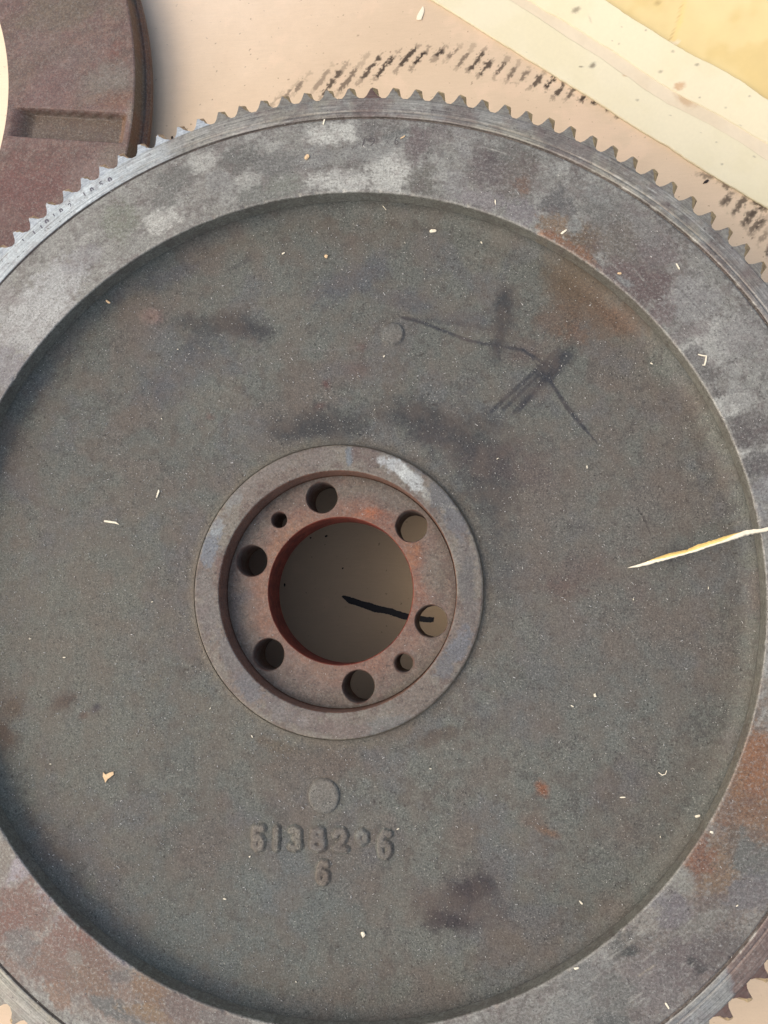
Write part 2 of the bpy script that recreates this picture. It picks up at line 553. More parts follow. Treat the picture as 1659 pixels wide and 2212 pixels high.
def strip(name, e0, e1, zt, zb, mat, parent, smudge, base, nseg=64, bev=.0004, rise=0.):
    fr = np.linspace(0, 1, nseg)
    wv = (e1 - e0)
    rows = []
    for f in fr:
        rows.append((e0 + wv * f, np.full(len(T), zt + rise * f)))
    prof = [(e0, zb), (e0 + 0, zt - bev)] + [(r[0] + (bev if i == 0 else (-bev if i == nseg - 1 else 0)), r[1]) for i, r in enumerate(rows)] + [(e1, zt + rise - bev), (e1, zb)]
    prof = [(v, np.broadcast_to(z, T.shape)) for v, z in prof]
    k = len(prof)
    Vv = np.stack([np.stack([T * UX[0] + v * UN[0], T * UX[1] + v * UN[1], z], -1) for v, z in prof], 1).reshape(-1, 3)
    ii, jj = np.meshgrid(np.arange(len(T) - 1), np.arange(k - 1), indexing='ij')
    Fv = np.stack([ii * k + jj, (ii + 1) * k + jj, (ii + 1) * k + jj + 1, ii * k + jj + 1], -1).reshape(-1, 4)
    Vv[:, 2] += .0003 * (fbm(Vv[:, 0], Vv[:, 1], 60, 2, 6) - .5) * (Vv[:, 2] > zb + .001)
    P = Paint(Vv[:, 0], Vv[:, 1], zt, base)
    smudge(P)
    return mesh_obj(name, Vv, Fv, mat, parent, False, P.c)


def sm1(P):
    P.mottle(30, .45, .7, lin((218, 208, 170)), .5, 3)
    D = lin((120, 110, 92))
    for x, y, rx, ry, an, a in [(390, 80, 13, 9, 20, .7), (500, 435, 12, 8, 40, .85), (422, 441, 6, 2, 0, .8), (945, 482, 7, 5, 0, .5), (1020, 370, 5, 4, 0, .45), (842, 235, 3, 3, 0, .6),
                                (795, 662, 5, 4, 0, .5), (1180, 460, 5, 4, 0, .6), (1205, 650, 3, 3, 0, .6), (1525, 665, 4, 3, 0, .5), (1375, 720, 4, 3, 0, .4), (672, 300, 3, 3, 0, .4),
                                (480, 140, 3, 14, 20, .25), (1012, 762, 3, 2, 0, .5), (1320, 940, 4, 2, 0, .5), (1355, 1085, 3, 3, 0, .6), (1475, 830, 3, 3, 0, .6), (1570, 1035, 3, 3, 0, .5), (690, 205, 2, 2, 0, .6)]:
        px, py = c3((x, y))[0]
        P.blob(px, py, rx * .8, ry * .8, an, D, a, .5, .6, .8)
    px, py = c3((1075, 572))[0]
    P.blob(px, py, 13, 9, 0, lin((196, 160, 122)), .8, .7, .5, .8)
    px, py = c3((725, 497))[0]
    P.blob(px, py, 10, 4, 0, lin((196, 166, 124)), .8, .4, .4, .8)
    for k in range(16):
        P.blob(random.uniform(950, 1700), random.uniform(-10, 450), random.uniform(.7, 1.8), random.uniform(.7, 1.4), 0, lin((140, 128, 108)), .5, .2, .4)


board = empty('grooved_board', (0.12, 0.25, Z_CARD), 'pale cream board with a shallow tan groove along it, in the upper right corner', 'board')
base = lin((224, 215, 182))
strip('board_face', EL, EA, Z_ST, Z_CARD + .0002, M_FOAM, board, sm1, base)
strip('board_face', EB, ET, Z_ST, Z_CARD + .0002, M_FOAM, board, sm1, base, rise=.005)


def sm2(P):
    P.mottle(40, .45, .65, lin((212, 196, 164)), .5, 3)
    px, py = c3((1120, 660))[0]
    P.blob(px, py, 26, 12, -35, lin((186, 152, 112)), .6, .6, .6)


strip('groove_floor', EA - .003, EB + .003, Z_CARD + .0011, Z_CARD + .0001, mat_plain('groove_tan', None, .03, .7, 300, .1, True), board, sm2, lin((222, 208, 178)), 40, .0001)


def sm3(P):
    P.mottle(18, .42, .62, lin((220, 194, 130)), .8, 9)
    P.mottle(40, .5, .7, lin((238, 218, 162)), .4, 4)
    P.stroke(c3((1010, 270), (1060, 150), (1095, 0)), 1.3, lin((190, 150, 90)), .6, .3, .5)
    P.stroke(c3((1030, 270), (1075, 150), (1110, 0)), 4.5, lin((238, 206, 130)), .5, .3, .7)
    P.blob(*c3((930, 20))[0], 4, 6, 20, lin((160, 130, 80)), .5, .4, .5)
    P.blob(*c3((1030, 285))[0], 12, 6, -20, lin((240, 226, 196)), .9, .6, .3)
    P.blob(*c3((1070, 300))[0], 6, 3, -20, lin((130, 96, 60)), .9, .4, .4)
    for k in range(10):
        P.blob(random.uniform(1400, 1700), random.uniform(-10, 250), random.uniform(.7, 1.6), 1, 0, lin((150, 118, 66)), .5, .2, .4)


yel = empty('yellow_board', (0.2, 0.3, Z_CARD), 'smooth mustard yellow board behind the cream board, in the corner of the picture', 'board')
strip('board_face', ET + .0004, ET + .20, Z_CARD + .0006, Z_CARD + .0001, M_YEL, yel, sm3, lin((228, 206, 146)), 80, .0003)

# ------------------------------------------------------------------ rusty disc (upper left)
_d = -.05 - (Z_CARD + .026 - .0165)          # the disc's axis, seen from the fit of its outer edge
DC = (-0.3027 - .91 * _d, 0.2397 + .62 * _d)


def rfit(pts, z):
    return float(np.mean([math.hypot(at(*p, z)[0] - DC[0], at(*p, z)[1] - DC[1]) for p in pts]))


c1 = lambda *p: crop(0, 0, 2.074, p)
Z_DT = Z_CARD + .026
r_top = rfit(c1((875, 200), (887, 400), (885, 650), (870, 840)), Z_DT)
r_mid = rfit(c1((940, 200), (950, 400), (955, 550), (945, 750)), Z_DT - .010)
r_out = rfit(c1((970, 160), (1000, 350), (1012, 550), (1008, 750)), Z_DT - .0165)
r_hole = rfit(c1((30, 280), (45, 400), (50, 520), (45, 680)), Z_DT)
disc = empty('rusty_disc', (DC[0], DC[1], Z_CARD), 'rust-brown steel disc with a milled slot, tucked under the flywheel teeth', 'steel disc')
ang = np.concatenate([np.linspace(-.95, .42, 470), np.linspace(.42, 2 * math.pi - .95, 90)[1:-1]])
prof = resample([(r_hole, Z_CARD + .004), (r_hole, Z_DT - .0006), (r_hole + .0005, Z_DT), (r_top - .0006, Z_DT), (r_top, Z_DT - .0005)], .0006)
V, F = revolve(prof, ang, True, DC)
# milled slot
sq = [at(*p, Z_DT) for p in c1((60, 705), (842, 750), (832, 945), (60, 895))]
sq = np.array(sq)
sx = (sq[1] + sq[2]) / 2 - (sq[0] + sq[3]) / 2
Ls = np.linalg.norm(sx); sx /= Ls
sy = np.array([-sx[1], sx[0]])
cen = sq.mean(0)
u = (V[:, 0] - cen[0]) * sx[0] + (V[:, 1] - cen[1]) * sx[1]
v = (V[:, 0] - cen[0]) * sy[0] + (V[:, 1] - cen[1]) * sy[1]
hw = np.linalg.norm(sq[0] - sq[3]) / 2
ins = (1 - sstep(hw - .0008, hw + .0001, np.abs(v))) * (1 - sstep(Ls / 2 - .006, Ls / 2, u)) * sstep(-Ls / 2, -Ls / 2 + .012, u)
dep = ins * .0065
topm = V[:, 2] > Z_DT - .0004
V[topm, 2] -= dep[topm]
P = Paint(V[:, 0], V[:, 1], Z_DT, lin((112, 90, 82)))
P.mottle(40, .42, .6, lin((120, 92, 88)), .8, 4)
P.mottle(90, .5, .62, lin((104, 74, 68)), .6, 14)
P.mottle(300, .52, .62, lin((132, 104, 96)), .6, 24)
for a in [(140, 20, 190, 70, 10, (112, 98, 84), .8), (60, 150, 90, 50, 30, (108, 92, 80), .5), (235, 185, 75, 50, 0, (120, 112, 104), .8), (250, 165, 60, 30, 0, (140, 130, 124), .5), (255, 215, 60, 28, 0, (124, 88, 72), .8), (285, 250, 14, 50, 0, (150, 140, 128), .6),
          (110, 190, 70, 60, 0, (118, 90, 88), .7), (60, 400, 120, 90, 30, (112, 74, 70), .9), (200, 370, 60, 50, 30, (138, 116, 112), .7), (250, 340, 40, 40, 0, (120, 108, 98), .7), (20, 530, 90, 60, 30, (98, 62, 58), .8), (250, 110, 26, 16, 60, (116, 76, 66), .7),
          (170, 120, 60, 40, 10, (128, 112, 108), .4), (80, 90, 60, 40, 10, (124, 108, 104), .4)]:
    P.blob(a[0], a[1], a[2], a[3], a[4], lin(a[5]), a[6], .8, .7, .5)
P.mix(sstep(.1, .8, ins) * .75 * topm, lin((98, 86, 74)))
P.mix(sstep(.05, .5, ins) * (u > Ls / 2 - .0065) * topm * .9, lin((136, 104, 84)))  # right end of the slot painted lighter, as a lit end wall
mesh_obj('plate', V, F, M_DISC, disc, True, P.c)
prof = resample([(r_top - .0001, Z_DT - .0006), (r_mid - .0014, Z_DT - .0094), (r_mid - .0004, Z_DT - .0106), (r_mid - .0002, Z_DT - .0115), (r_mid + .0006, Z_DT - .0108), (r_out - .001, Z_DT - .0122), (r_out, Z_DT - .0132), (r_out, Z_DT - .0165), (r_out - .022, Z_CARD + .002)], .0008)
V, F = revolve(prof, ang, True, DC)
P = Paint(V[:, 0], V[:, 1], Z_DT, lin((104, 88, 76)))
P.mottle(60, .45, .6, lin((116, 80, 62)), .8, 4)
rr = np.hypot(V[:, 0] - DC[0], V[:, 1] - DC[1])
P.mix(sstep(r_mid, r_mid + .001, rr) * .7, lin((112, 74, 58)))
mesh_obj('stepped_edge', V, F, M_DISC, disc, True, P.c)

# ------------------------------------------------------------------ FLYWHEEL
fw = empty('flywheel', (0, 0, Z_CARD), 'large grey cast-iron flywheel with a toothed ring gear, lying flat on the cardboard', 'flywheel')
NA = 1400
ANG = np.linspace(0, 2 * math.pi, NA, endpoint=False)
# --- web
fil = [(R_IN - .0002 - .0065 * (1 - math.sin(t)), Z_WEB + .0062 * (1 - math.cos(t))) for t in np.linspace(0, math.pi / 2 * .92, 14)]
wp = [(R_HUB + .0001, Z_WEB + .0018), (R_HUB + .0007, Z_WEB + .0009), (R_HUB + .0018, Z_WEB + .0003), (R_HUB + .0035, Z_WEB), (fil[0][0] - .0005, Z_WEB)] + fil
V, F = revolve(resample(wp, .00052), ANG)
r = np.hypot(V[:, 0], V[:, 1])
V[:, 2] += (.0006 * (fbm(V[:, 0], V[:, 1], 45, 3, 2) - .5) + .00025 * (fbm(V[:, 0], V[:, 1], 350, 3, 5) - .5)) * sstep(R_HUB, R_HUB + .004, r) * (1 - sstep(R_IN - .004, R_IN, r))
# faint round casting bosses and gate marks
bx, by = at(848, 722, Z_WEB)
d = np.hypot(V[:, 0] - bx, V[:, 1] - by)
V[:, 2] += .0011 * (1 - sstep(.0046, .0052, d)) * sstep(-.009, -.002, V[:, 0] - bx)
bx, by = at(325, 683, Z_WEB)
d = np.hypot(V[:, 0] - bx, V[:, 1] - by)
V[:, 2] += .0003 * (1 - sstep(.0040, .0050, d)) - .0004 * (1 - sstep(.0003, .0012, d))
P = Paint(V[:, 0], V[:, 1], Z_WEB, lin((106, 107, 101)))
P.mottle(22, .40, .62, lin((99, 100, 95)), .8, 11)
P.mottle(35, .5, .68, lin((104, 96, 90)), .7, 21)
P.mottle(50, .52, .68, lin((98, 98, 100)), .5, 31)
P.mottle(260, .58, .68, lin((84, 80, 76)), .5, 41)
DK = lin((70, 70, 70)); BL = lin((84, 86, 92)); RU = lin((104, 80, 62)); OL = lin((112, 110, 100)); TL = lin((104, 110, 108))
for a in [(160, 1400, 230, 330, 0, OL, .55), (560, 1560, 200, 120, 0, OL, .4), (420, 2060, 260, 90, -15, TL, .6), (620, 1930, 160, 80, 0, TL, .45), (1250, 1250, 240, 300, 0, (106, 101, 96), .5), (1300, 1500, 160, 100, 0, TL, .3),
          (690, 918, 100, 36, 0, DK, .95), (650, 930, 60, 20, 0, lin((60, 60, 61)), .7), (710, 915, 50, 16, 0, lin((62, 61, 62)), .5), (905, 905, 95, 38, -10, DK, .9), (1040, 990, 110, 110, -30, DK, .8), (960, 940, 110, 46, -30, lin((62, 60, 64)), .8), (1060, 920, 60, 30, -30, DK, .7), (1060, 1080, 50, 90, 10, DK, .6), (1080, 1250, 50, 120, 0, DK, .35),  # smudges; the faint tall patch right of the hub is painted hub shade
          (500, 702, 110, 36, -5, DK, .95), (535, 716, 60, 16, -5, lin((56, 56, 60)), .85), (430, 740, 60, 40, 20, DK, .6), (400, 800, 120, 60, 30, BL, .5), (360, 600, 70, 30, 20, BL, .7), (760, 605, 90, 32, 25, BL, .7), (880, 650, 80, 25, -10, BL, .6), (1000, 690, 90, 22, -10, BL, .5),
          (1088, 665, 24, 50, -8, lin((56, 60, 64)), .95), (1078, 735, 16, 40, -8, lin((56, 60, 64)), .9), (520, 570, 40, 8, 25, DK, .5), (330, 620, 30, 30, 0, DK, .3),
          (1260, 610, 70, 60, -30, lin((92, 80, 66)), .85), (1300, 660, 90, 80, -30, lin((102, 84, 68)), .7), (1215, 590, 50, 60, 0, lin((92, 78, 62)), .7), (1330, 690, 60, 30, -30, lin((108, 82, 66)), .6), (1200, 690, 60, 40, 0, lin((100, 80, 66)), .6),
          (1240, 720, 36, 26, 20, lin((104, 76, 58)), .7), (1370, 640, 40, 26, -30, lin((98, 82, 68)), .6), (1150, 760, 60, 30, 15, lin((96, 80, 74)), .5),
          (705, 830, 12, 16, 0, lin((92, 60, 58)), .8), (690, 878, 16, 10, 30, lin((94, 62, 56)), .7), (455, 900, 14, 10, 0, lin((96, 68, 62)), .6), (780, 750, 14, 10, 0, lin((90, 66, 64)), .6), (770, 800, 30, 20, 0, lin((98, 82, 80)), .5),
          (1050, 1000, 60, 50, 0, lin((88, 76, 76)), .5), (1260, 1230, 90, 50, 10, lin((96, 82, 78)), .6), (1210, 1270, 40, 30, 0, lin((92, 70, 66)), .5), (1150, 1010, 60, 60, 0, lin((100, 88, 84)), .5),
          (1020, 1925, 50, 22, 20, lin((46, 40, 42)), .9), (975, 1990, 48, 17, -10, lin((48, 42, 44)), .9), (1000, 1950, 90, 60, 10, lin((68, 62, 64)), .65), (930, 2000, 30, 12, 0, lin((60, 54, 56)), .6),
          (140, 1515, 38, 22, 20, lin((82, 68, 60)), .8), (30, 1530, 34, 30, 0, lin((90, 74, 60)), .7), (10, 1590, 40, 26, -40, lin((86, 68, 56)), .8), (205, 1532, 12, 8, 30, lin((60, 58, 66)), .8), (180, 1545, 14, 8, 30, lin((90, 68, 60)), .6),
          (1170, 1702, 12, 18, 30, lin((132, 84, 58)), .9), (1180, 1795, 30, 10, -20, lin((116, 86, 64)), .7), (1150, 1770, 30, 20, 0, lin((108, 90, 80)), .5), (1345, 2060, 50, 30, 30, lin((106, 92, 84)), .3),
          (325, 683, 26, 22, 0, lin((132, 110, 104)), .8), (326, 688, 5, 5, 0, lin((70, 56, 50)), .9), (850, 722, 27, 25, 0, lin((120, 118, 112)), .7), (1240, 1140, 26, 14, 0, lin((76, 74, 72)), .6), (1170, 870, 18, 6, 45, DK, .6),
          (1050, 1560, 40, 20, 0, lin((88, 78, 74)), .4), (950, 1590, 60, 14, 20, lin((84, 70, 60)), .6), (600, 1610, 50, 14, -15, lin((96, 80, 62)), .5), (700, 1650, 120, 30, 0, lin((98, 84, 76)), .4),
          (1380, 1280, 26, 40, 0, lin((104, 92, 88)), .5),
          (1375, 840, 26, 3, 10, DK, .6), (1390, 870, 4, 8, 0, DK, .6), (1630, 1290, 14, 60, 0, lin((96, 80, 76)), .6), (1460, 1200, 30, 30, 0, lin((76, 72, 70)), .4)]:
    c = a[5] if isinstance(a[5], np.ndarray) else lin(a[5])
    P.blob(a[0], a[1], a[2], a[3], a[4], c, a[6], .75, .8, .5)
SK = lin((50, 52, 58))
P.stroke([(870, 686), (905, 694), (950, 711), (1010, 735), (1075, 748), (1130, 756), (1180, 790)], 3.6, SK, .85, .25, .5)
SD = lin((62, 62, 62))
for pl, wd, al in [([(1098, 640), (1088, 700), (1074, 765)], 20, .6), ([(1232, 752), (1172, 812), (1105, 872)], 17, .5), ([(615, 928), (690, 905), (775, 918)], 26, .62), ([(845, 885), (920, 902), (1010, 935)], 32, .55),
                   ([(400, 705), (480, 695), (560, 715)], 20, .55), ([(1000, 960), (1050, 1010), (1070, 1080)], 42, .35)]:
    P.stroke(pl, wd, SD, al * .85, .7, .95)
P.stroke([(880, 688), (930, 692), (1000, 700), (1060, 712)], 6, SK, .35, .6, .8)
for p0, p1, wdt, al in [((1205, 800), (1130, 870), 9, .5), ((1180, 780), (1062, 888), 4.5, .8), ((1200, 775), (1088, 884), 4, .7), ((1210, 790), (1105, 895), 3, .6), ((1222, 760), (1120, 890), 3.5, .75), ((1225, 770), (1180, 815), 12, .65), ((1205, 760), (1165, 805), 10, .55)]:
    P.stroke([p0, p1], wdt, SK, al, .25, .4)
P.stroke([(1150, 775), (1190, 825), (1225, 880), (1262, 925), (1295, 962)], 4.6, SK, .85, .25, .45, True)
P.stroke([(1085, 700), (1070, 740), (1080, 775)], 3, SK, .5, .5, .6)
P.stroke([(615, 752), (700, 757), (780, 750)], 2.2, lin((122, 120, 116)), .5, .4, .7)
P.stroke([(1100, 892), (1130, 880), (1150, 900)], 2, SK, .3, .4, .7)
P.stroke(crop(1900, 1600, 3.027, [(400, 70), (460, 160), (520, 300)]), 1.6, lin((62, 58, 56)), .8, .6, .5)
P.stroke([(1342, 2345 * .677 + 0), (1400, 1625)], 1.5, SK, .3, .4, .7)
rv = np.hypot(V[:, 0], V[:, 1])
P.mix((1 - sstep(R_HUB, R_HUB + .006, rv + .003 * (P.nm - .5) * 2)) * .5, lin((112, 102, 88)))
P.mix(sstep(R_IN - .004, R_IN - .001, rv) * .25, lin((118, 116, 108)))
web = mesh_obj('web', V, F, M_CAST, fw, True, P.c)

# --- rim with the groove's inner wall and the machined back
wall_top = fil[-1]
rp = [(R_IN - .0002, wall_top[1] - .0002), (R_IN, -.0006), (R_IN + .0003, -.0001), (R_IN + .0006, 0), (R_GR - .0011, 0), (R_GR - .0008, -.0002), (R_GR - .0006, -.0012), (R_GR + .0002, -.0016)]
V, F = revolve(resample(rp, .0005), ANG)
rv = np.hypot(V[:, 0], V[:, 1])
V[:, 2] += .00006 * (fbm(V[:, 0], V[:, 1], 250, 3, 5) - .5)
nick = sstep(.62, .75, fbm(np.arctan2(V[:, 1], V[:, 0]) * 6, rv * 0, 8, 3, 3.3))       # nicks on the inner edge
V[:, 2] -= nick * .0006 * (1 - sstep(R_IN + .0004, R_IN + .0016, rv)) * (rv > R_IN + .0001)
P = Paint(V[:, 0], V[:, 1], 0, lin((154, 153, 149)))
P.mottle(28, .45, .6, lin((128, 126, 122)), .45, 12)
P.mottle(60, .5, .62, lin((116, 108, 106)), .4, 13)
P.mottle(140, .55, .68, lin((176, 176, 174)), .6, 14)
for px_, py_, rx_, ry_, an_, c_, a_ in [(1620, 1720, 140, 260, 15, (144, 116, 94), .85), (1560, 1960, 150, 90, 35, (132, 118, 108), .7), (1450, 2090, 150, 110, 35, (126, 112, 106), .7), (1280, 2170, 130, 60, 20, (132, 130, 124), .6),
                                         (40, 2010, 150, 130, -40, (124, 96, 86), .85), (200, 2110, 170, 80, -38, (128, 102, 90), .85), (420, 2190, 140, 50, -18, (126, 104, 94), .8), (1080, 370, 110, 80, -10, (118, 108, 104), .7), (1380, 540, 130, 90, -42, (122, 108, 102), .6)]:
    P.blob(px_, py_, rx_, ry_, an_, lin(c_), a_, .5, .5, .7)
P.mottle(330, .55, .64, lin((106, 100, 98)), .6, 15)
P.mottle(500, .54, .62, lin((178, 178, 176)), .4, 16)
LT = (212, 212, 207); GR = (122, 124, 118); PU = (128, 120, 116); MA = (112, 90, 86); TN = (140, 116, 92); OR = (150, 104, 74)
for a in [(70, 690, 120, 90, 40, (188, 189, 192), .85), (130, 610, 70, 50, 40, (190, 192, 196), .7), (20, 800, 60, 70, 30, (140, 136, 146), .8), (20, 770, 40, 30, 0, (152, 150, 158), .5), (10, 640, 40, 30, 0, (150, 144, 144), .6),  # the pale patches at far left are sky sheen painted into the metal
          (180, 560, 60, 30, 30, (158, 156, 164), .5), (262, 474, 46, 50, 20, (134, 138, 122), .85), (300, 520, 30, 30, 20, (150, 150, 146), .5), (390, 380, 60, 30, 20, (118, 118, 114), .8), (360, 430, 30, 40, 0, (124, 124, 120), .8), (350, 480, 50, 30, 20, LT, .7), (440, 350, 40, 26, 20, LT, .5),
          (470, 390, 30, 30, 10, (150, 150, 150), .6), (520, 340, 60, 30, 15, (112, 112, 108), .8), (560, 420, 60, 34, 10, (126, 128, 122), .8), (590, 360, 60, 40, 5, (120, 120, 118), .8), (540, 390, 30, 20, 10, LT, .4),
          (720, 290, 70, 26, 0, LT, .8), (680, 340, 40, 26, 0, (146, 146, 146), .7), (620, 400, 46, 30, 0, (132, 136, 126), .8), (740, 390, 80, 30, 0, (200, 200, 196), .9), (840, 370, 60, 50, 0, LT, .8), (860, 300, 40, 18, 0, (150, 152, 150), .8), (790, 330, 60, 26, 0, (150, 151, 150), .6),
          (795, 280, 28, 24, 0, (118, 112, 110), .7), (850, 290, 40, 7, 15, (116, 116, 114), .8), (905, 310, 30, 60, -10, (126, 112, 112), .9), (915, 390, 34, 44, -15, (122, 118, 110), .9), (950, 290, 20, 30, -10, (130, 118, 118), .7),
          (1000, 310, 16, 50, 20, (160, 158, 158), .7), (985, 400, 30, 40, 10, (154, 152, 152), .8), (1010, 300, 30, 20, 0, (150, 148, 146), .6), (1060, 360, 50, 60, 0, (118, 106, 106), .85), (1040, 430, 60, 26, -15, (150, 142, 146), .8), (1100, 330, 60, 30, -20, (122, 122, 116), .7),
          (1090, 290, 40, 14, -15, (150, 146, 140), .6), (1060, 340, 20, 14, 0, (96, 84, 84), .7), (1130, 400, 20, 24, 0, OR, .8), (1125, 380, 50, 50, -20, (120, 106, 98), .6), (1130, 460, 50, 30, -20, (142, 134, 142), .7), (1200, 440, 50, 40, -30, (112, 110, 110), .9), (1170, 400, 30, 30, -30, (138, 132, 128), .6),
          (1200, 490, 50, 34, -30, TN, .75), (1190, 510, 34, 16, -30, OR, .8), (1260, 520, 50, 50, -30, (120, 102, 84), .85), (1240, 490, 20, 20, 0, (150, 156, 156), .7), (1240, 550, 60, 24, -35, OR, .6), (1310, 450, 60, 50, -40, (124, 122, 118), .8), (1290, 420, 40, 20, -30, (146, 148, 146), .7),
          (1340, 520, 50, 60, -40, (126, 116, 106), .8), (1370, 460, 40, 20, -40, (136, 132, 130), .6), (1350, 600, 60, 36, -40, (122, 100, 98), .9), (1410, 620, 50, 50, -50, (116, 94, 92), .9), (1420, 540, 50, 40, -45, (126, 112, 112), .8), (1440, 670, 30, 50, -60, (126, 106, 106), .8), (1400, 500, 40, 30, -45, (140, 136, 134), .6),
          (1350, 610, 24, 8, -40, (150, 156, 158), .6), (1500, 650, 60, 60, -50, (160, 158, 158), .8), (1540, 740, 60, 80, -60, (188, 187, 183), .85), (1480, 720, 20, 40, -60, (128, 116, 116), .6), (1505, 770, 26, 24, -50, (108, 102, 102), .7), (1520, 800, 20, 20, 0, (104, 100, 98), .6), (1600, 730, 50, 60, -60, (146, 142, 142), .6),
          (1570, 880, 24, 60, -70, LT, .7), (1590, 990, 24, 60, -75, LT, .7), (1625, 930, 40, 60, -75, (112, 104, 102), .85), (1640, 1000, 30, 50, -80, (104, 98, 98), .8), (1650, 1060, 30, 30, 0, (150, 150, 154), .7), (1600, 860, 30, 30, 0, (150, 148, 146), .5), (1640, 1120, 20, 40, 0, (150, 150, 154), .7),
          (1620, 1690, 60, 130, 10, (148, 112, 84), .95), (1640, 1640, 40, 60, 0, (156, 110, 80), .8), (1600, 1760, 60, 30, 10, (136, 104, 82), .7), (1540, 1870, 60, 80, 40, (134, 112, 92), .9), (1500, 1840, 40, 60, 40, (140, 96, 74), .7), (1560, 1720, 24, 50, 25, (130, 110, 98), .5), (1625, 1850, 50, 60, 20, (114, 116, 112), .85), (1650, 1790, 30, 30, 20, (140, 112, 90), .6),
          (1580, 1820, 12, 50, -10, (112, 92, 76), .6), (1470, 1900, 26, 30, 40, (160, 158, 148), .8), (1430, 1960, 40, 26, 40, (130, 124, 130), .8), (1400, 1990, 50, 24, 40, (158, 150, 140), .8), (1460, 1980, 40, 30, 30, (122, 114, 122), .7), (1560, 1960, 60, 30, 20, (124, 108, 100), .8), (1500, 2010, 90, 24, 30, (144, 140, 132), .8),
          (1620, 1930, 50, 40, 30, (124, 120, 126), .7), (1640, 2000, 60, 20, 30, (150, 144, 136), .7), (1350, 2040, 34, 26, 40, (104, 104, 100), .8), (1380, 2060, 30, 40, 30, (132, 122, 112), .7), (1470, 2080, 70, 50, 30, (118, 106, 106), .85), (1410, 2130, 60, 60, 30, (132, 122, 122), .7), (1560, 2050, 50, 30, 30, (110, 100, 98), .7),
          (1497, 2078, 12, 12, 0, (76, 72, 72), .9), (1510, 2092, 12, 10, 0, (72, 70, 70), .9), (1365, 2052, 20, 9, 20, (66, 72, 70), .8), (1270, 2120, 50, 40, 30, (134, 134, 132), .8), (1310, 2160, 60, 40, 25, (120, 120, 116), .8), (1230, 2180, 60, 30, 20, (140, 142, 140), .6), (1320, 2205, 40, 14, 10, (104, 106, 104), .8),
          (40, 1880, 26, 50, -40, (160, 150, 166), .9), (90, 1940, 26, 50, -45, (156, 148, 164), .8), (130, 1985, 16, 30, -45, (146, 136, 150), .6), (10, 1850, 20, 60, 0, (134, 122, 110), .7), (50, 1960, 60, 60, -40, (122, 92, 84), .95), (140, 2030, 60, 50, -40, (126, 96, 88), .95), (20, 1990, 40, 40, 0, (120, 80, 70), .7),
          (210, 2080, 60, 40, -40, (118, 92, 82), .9), (180, 2020, 30, 16, -40, (122, 76, 62), .8), (250, 2060, 40, 14, -35, (150, 138, 152), .8), (60, 2050, 60, 34, -40, (118, 112, 112), .8), (110, 2090, 50, 40, -40, (124, 98, 88), .9), (200, 2130, 60, 30, -30, (124, 100, 86), .9), (250, 2180, 70, 20, -20, (100, 102, 102), .9),
          (330, 2140, 60, 30, -30, (134, 106, 84), .9), (320, 2190, 60, 16, -10, (138, 112, 84), .8), (400, 2180, 60, 30, -20, (122, 98, 92), .9), (260, 2110, 26, 16, 0, (104, 100, 100), .8), (480, 2205, 60, 14, -10, (120, 110, 108), .8), (160, 2070, 20, 16, 0, (140, 138, 130), .5), (120, 2150, 40, 20, -40, (140, 108, 88), .7)]:
    P.blob(a[0], a[1], a[2], a[3], a[4], desat(a[5]), min(1, a[6] * 1.1), .75, .32, .8)
for k in range(120):        # fine scratches following the turning direction, and stray ones
    x, y = random.choice([(random.uniform(1250, 1500), random.uniform(1980, 2200)), (random.uniform(300, 1100), random.uniform(280, 420)), (random.uniform(1300, 1650), random.uniform(450, 1000))])
    t = math.atan2(*(lambda q: (q[1], q[0]))(at(x, y, 0))) + math.pi / 2 + random.gauss(0, .12)
    L = random.uniform(10, 45)
    P.stroke([(x, y), (x + L * math.cos(t), y - L * math.sin(t))], random.uniform(.6, 1.0), lin(random.choice([(190, 188, 182), (90, 84, 82), (184, 182, 176)])), .6, .4, .5)
P.stroke(crop(1800, 2500, 2.56, [(600, 1565), (730, 1480)]), 1.6, lin((190, 178, 162)), .7, .4, .6)
P.stroke(crop(1500, 700, 1.75, [(950, 200), (1200, 420), (1330, 560)]), 1.3, lin((96, 90, 92)), .6, .6, .6)
rv = np.hypot(V[:, 0], V[:, 1])
P.mix((rv < R_IN + .0001) * .85, lin((136, 133, 124)))
P.mix((rv > R_GR - .0008) * .9, lin((84, 76, 72)))
P.mix(sstep(R_IN + .0012, R_IN + .0002, rv + .0008 * (P.nf - .5)) * (rv > R_IN + .0001) * .45, lin((176, 172, 168)))
mesh_obj('rim', V, F, M_RIM, fw, True, P.c)

# --- ring gear body
Z_RG = -.0004
gp = [(R_GR - .0005, -.0013), (R_GR + .0001, -.0013), (R_GR + .00035, Z_RG - .0003), (R_GR + .0006, Z_RG), (R_GR + .0024, Z_RG), (R_GR + .0026, Z_RG - .0003), (R_GR + .0029, Z_RG - .0003), (R_GR + .0032, Z_RG - .0001), (.2089, Z_RG - .0007), (.2092, Z_RG - .0011), (.2092, -.014), (.192, -.0145)]
V, F = revolve(resample(gp, .0006), ANG)
P = Paint(V[:, 0], V[:, 1], 0, lin((136, 132, 124)))
av = np.degrees(np.arctan2(V[:, 1], V[:, 0])); rv = np.hypot(V[:, 0], V[:, 1])
P.mottle(30, .45, .62, lin((112, 104, 102)), .8, 32)
P.mottle(80, .5, .65, lin((138, 138, 138)), .6, 33)
P.mottle(150, .55, .7, lin((98, 92, 90)), .5, 34)
j = av + 12 * (P.nb - .5)
P.mix(sstep(104, 122, j) * (1 - sstep(152, 160, j)) * .92, lin((176, 184, 192)))
P.mix(sstep(96, 100, j) * (1 - sstep(104, 110, j)) * .4, lin((150, 150, 150)))
P.mix(sstep(84, 86, j) * (1 - sstep(88, 91, j)) * .6, lin((106, 92, 90)))
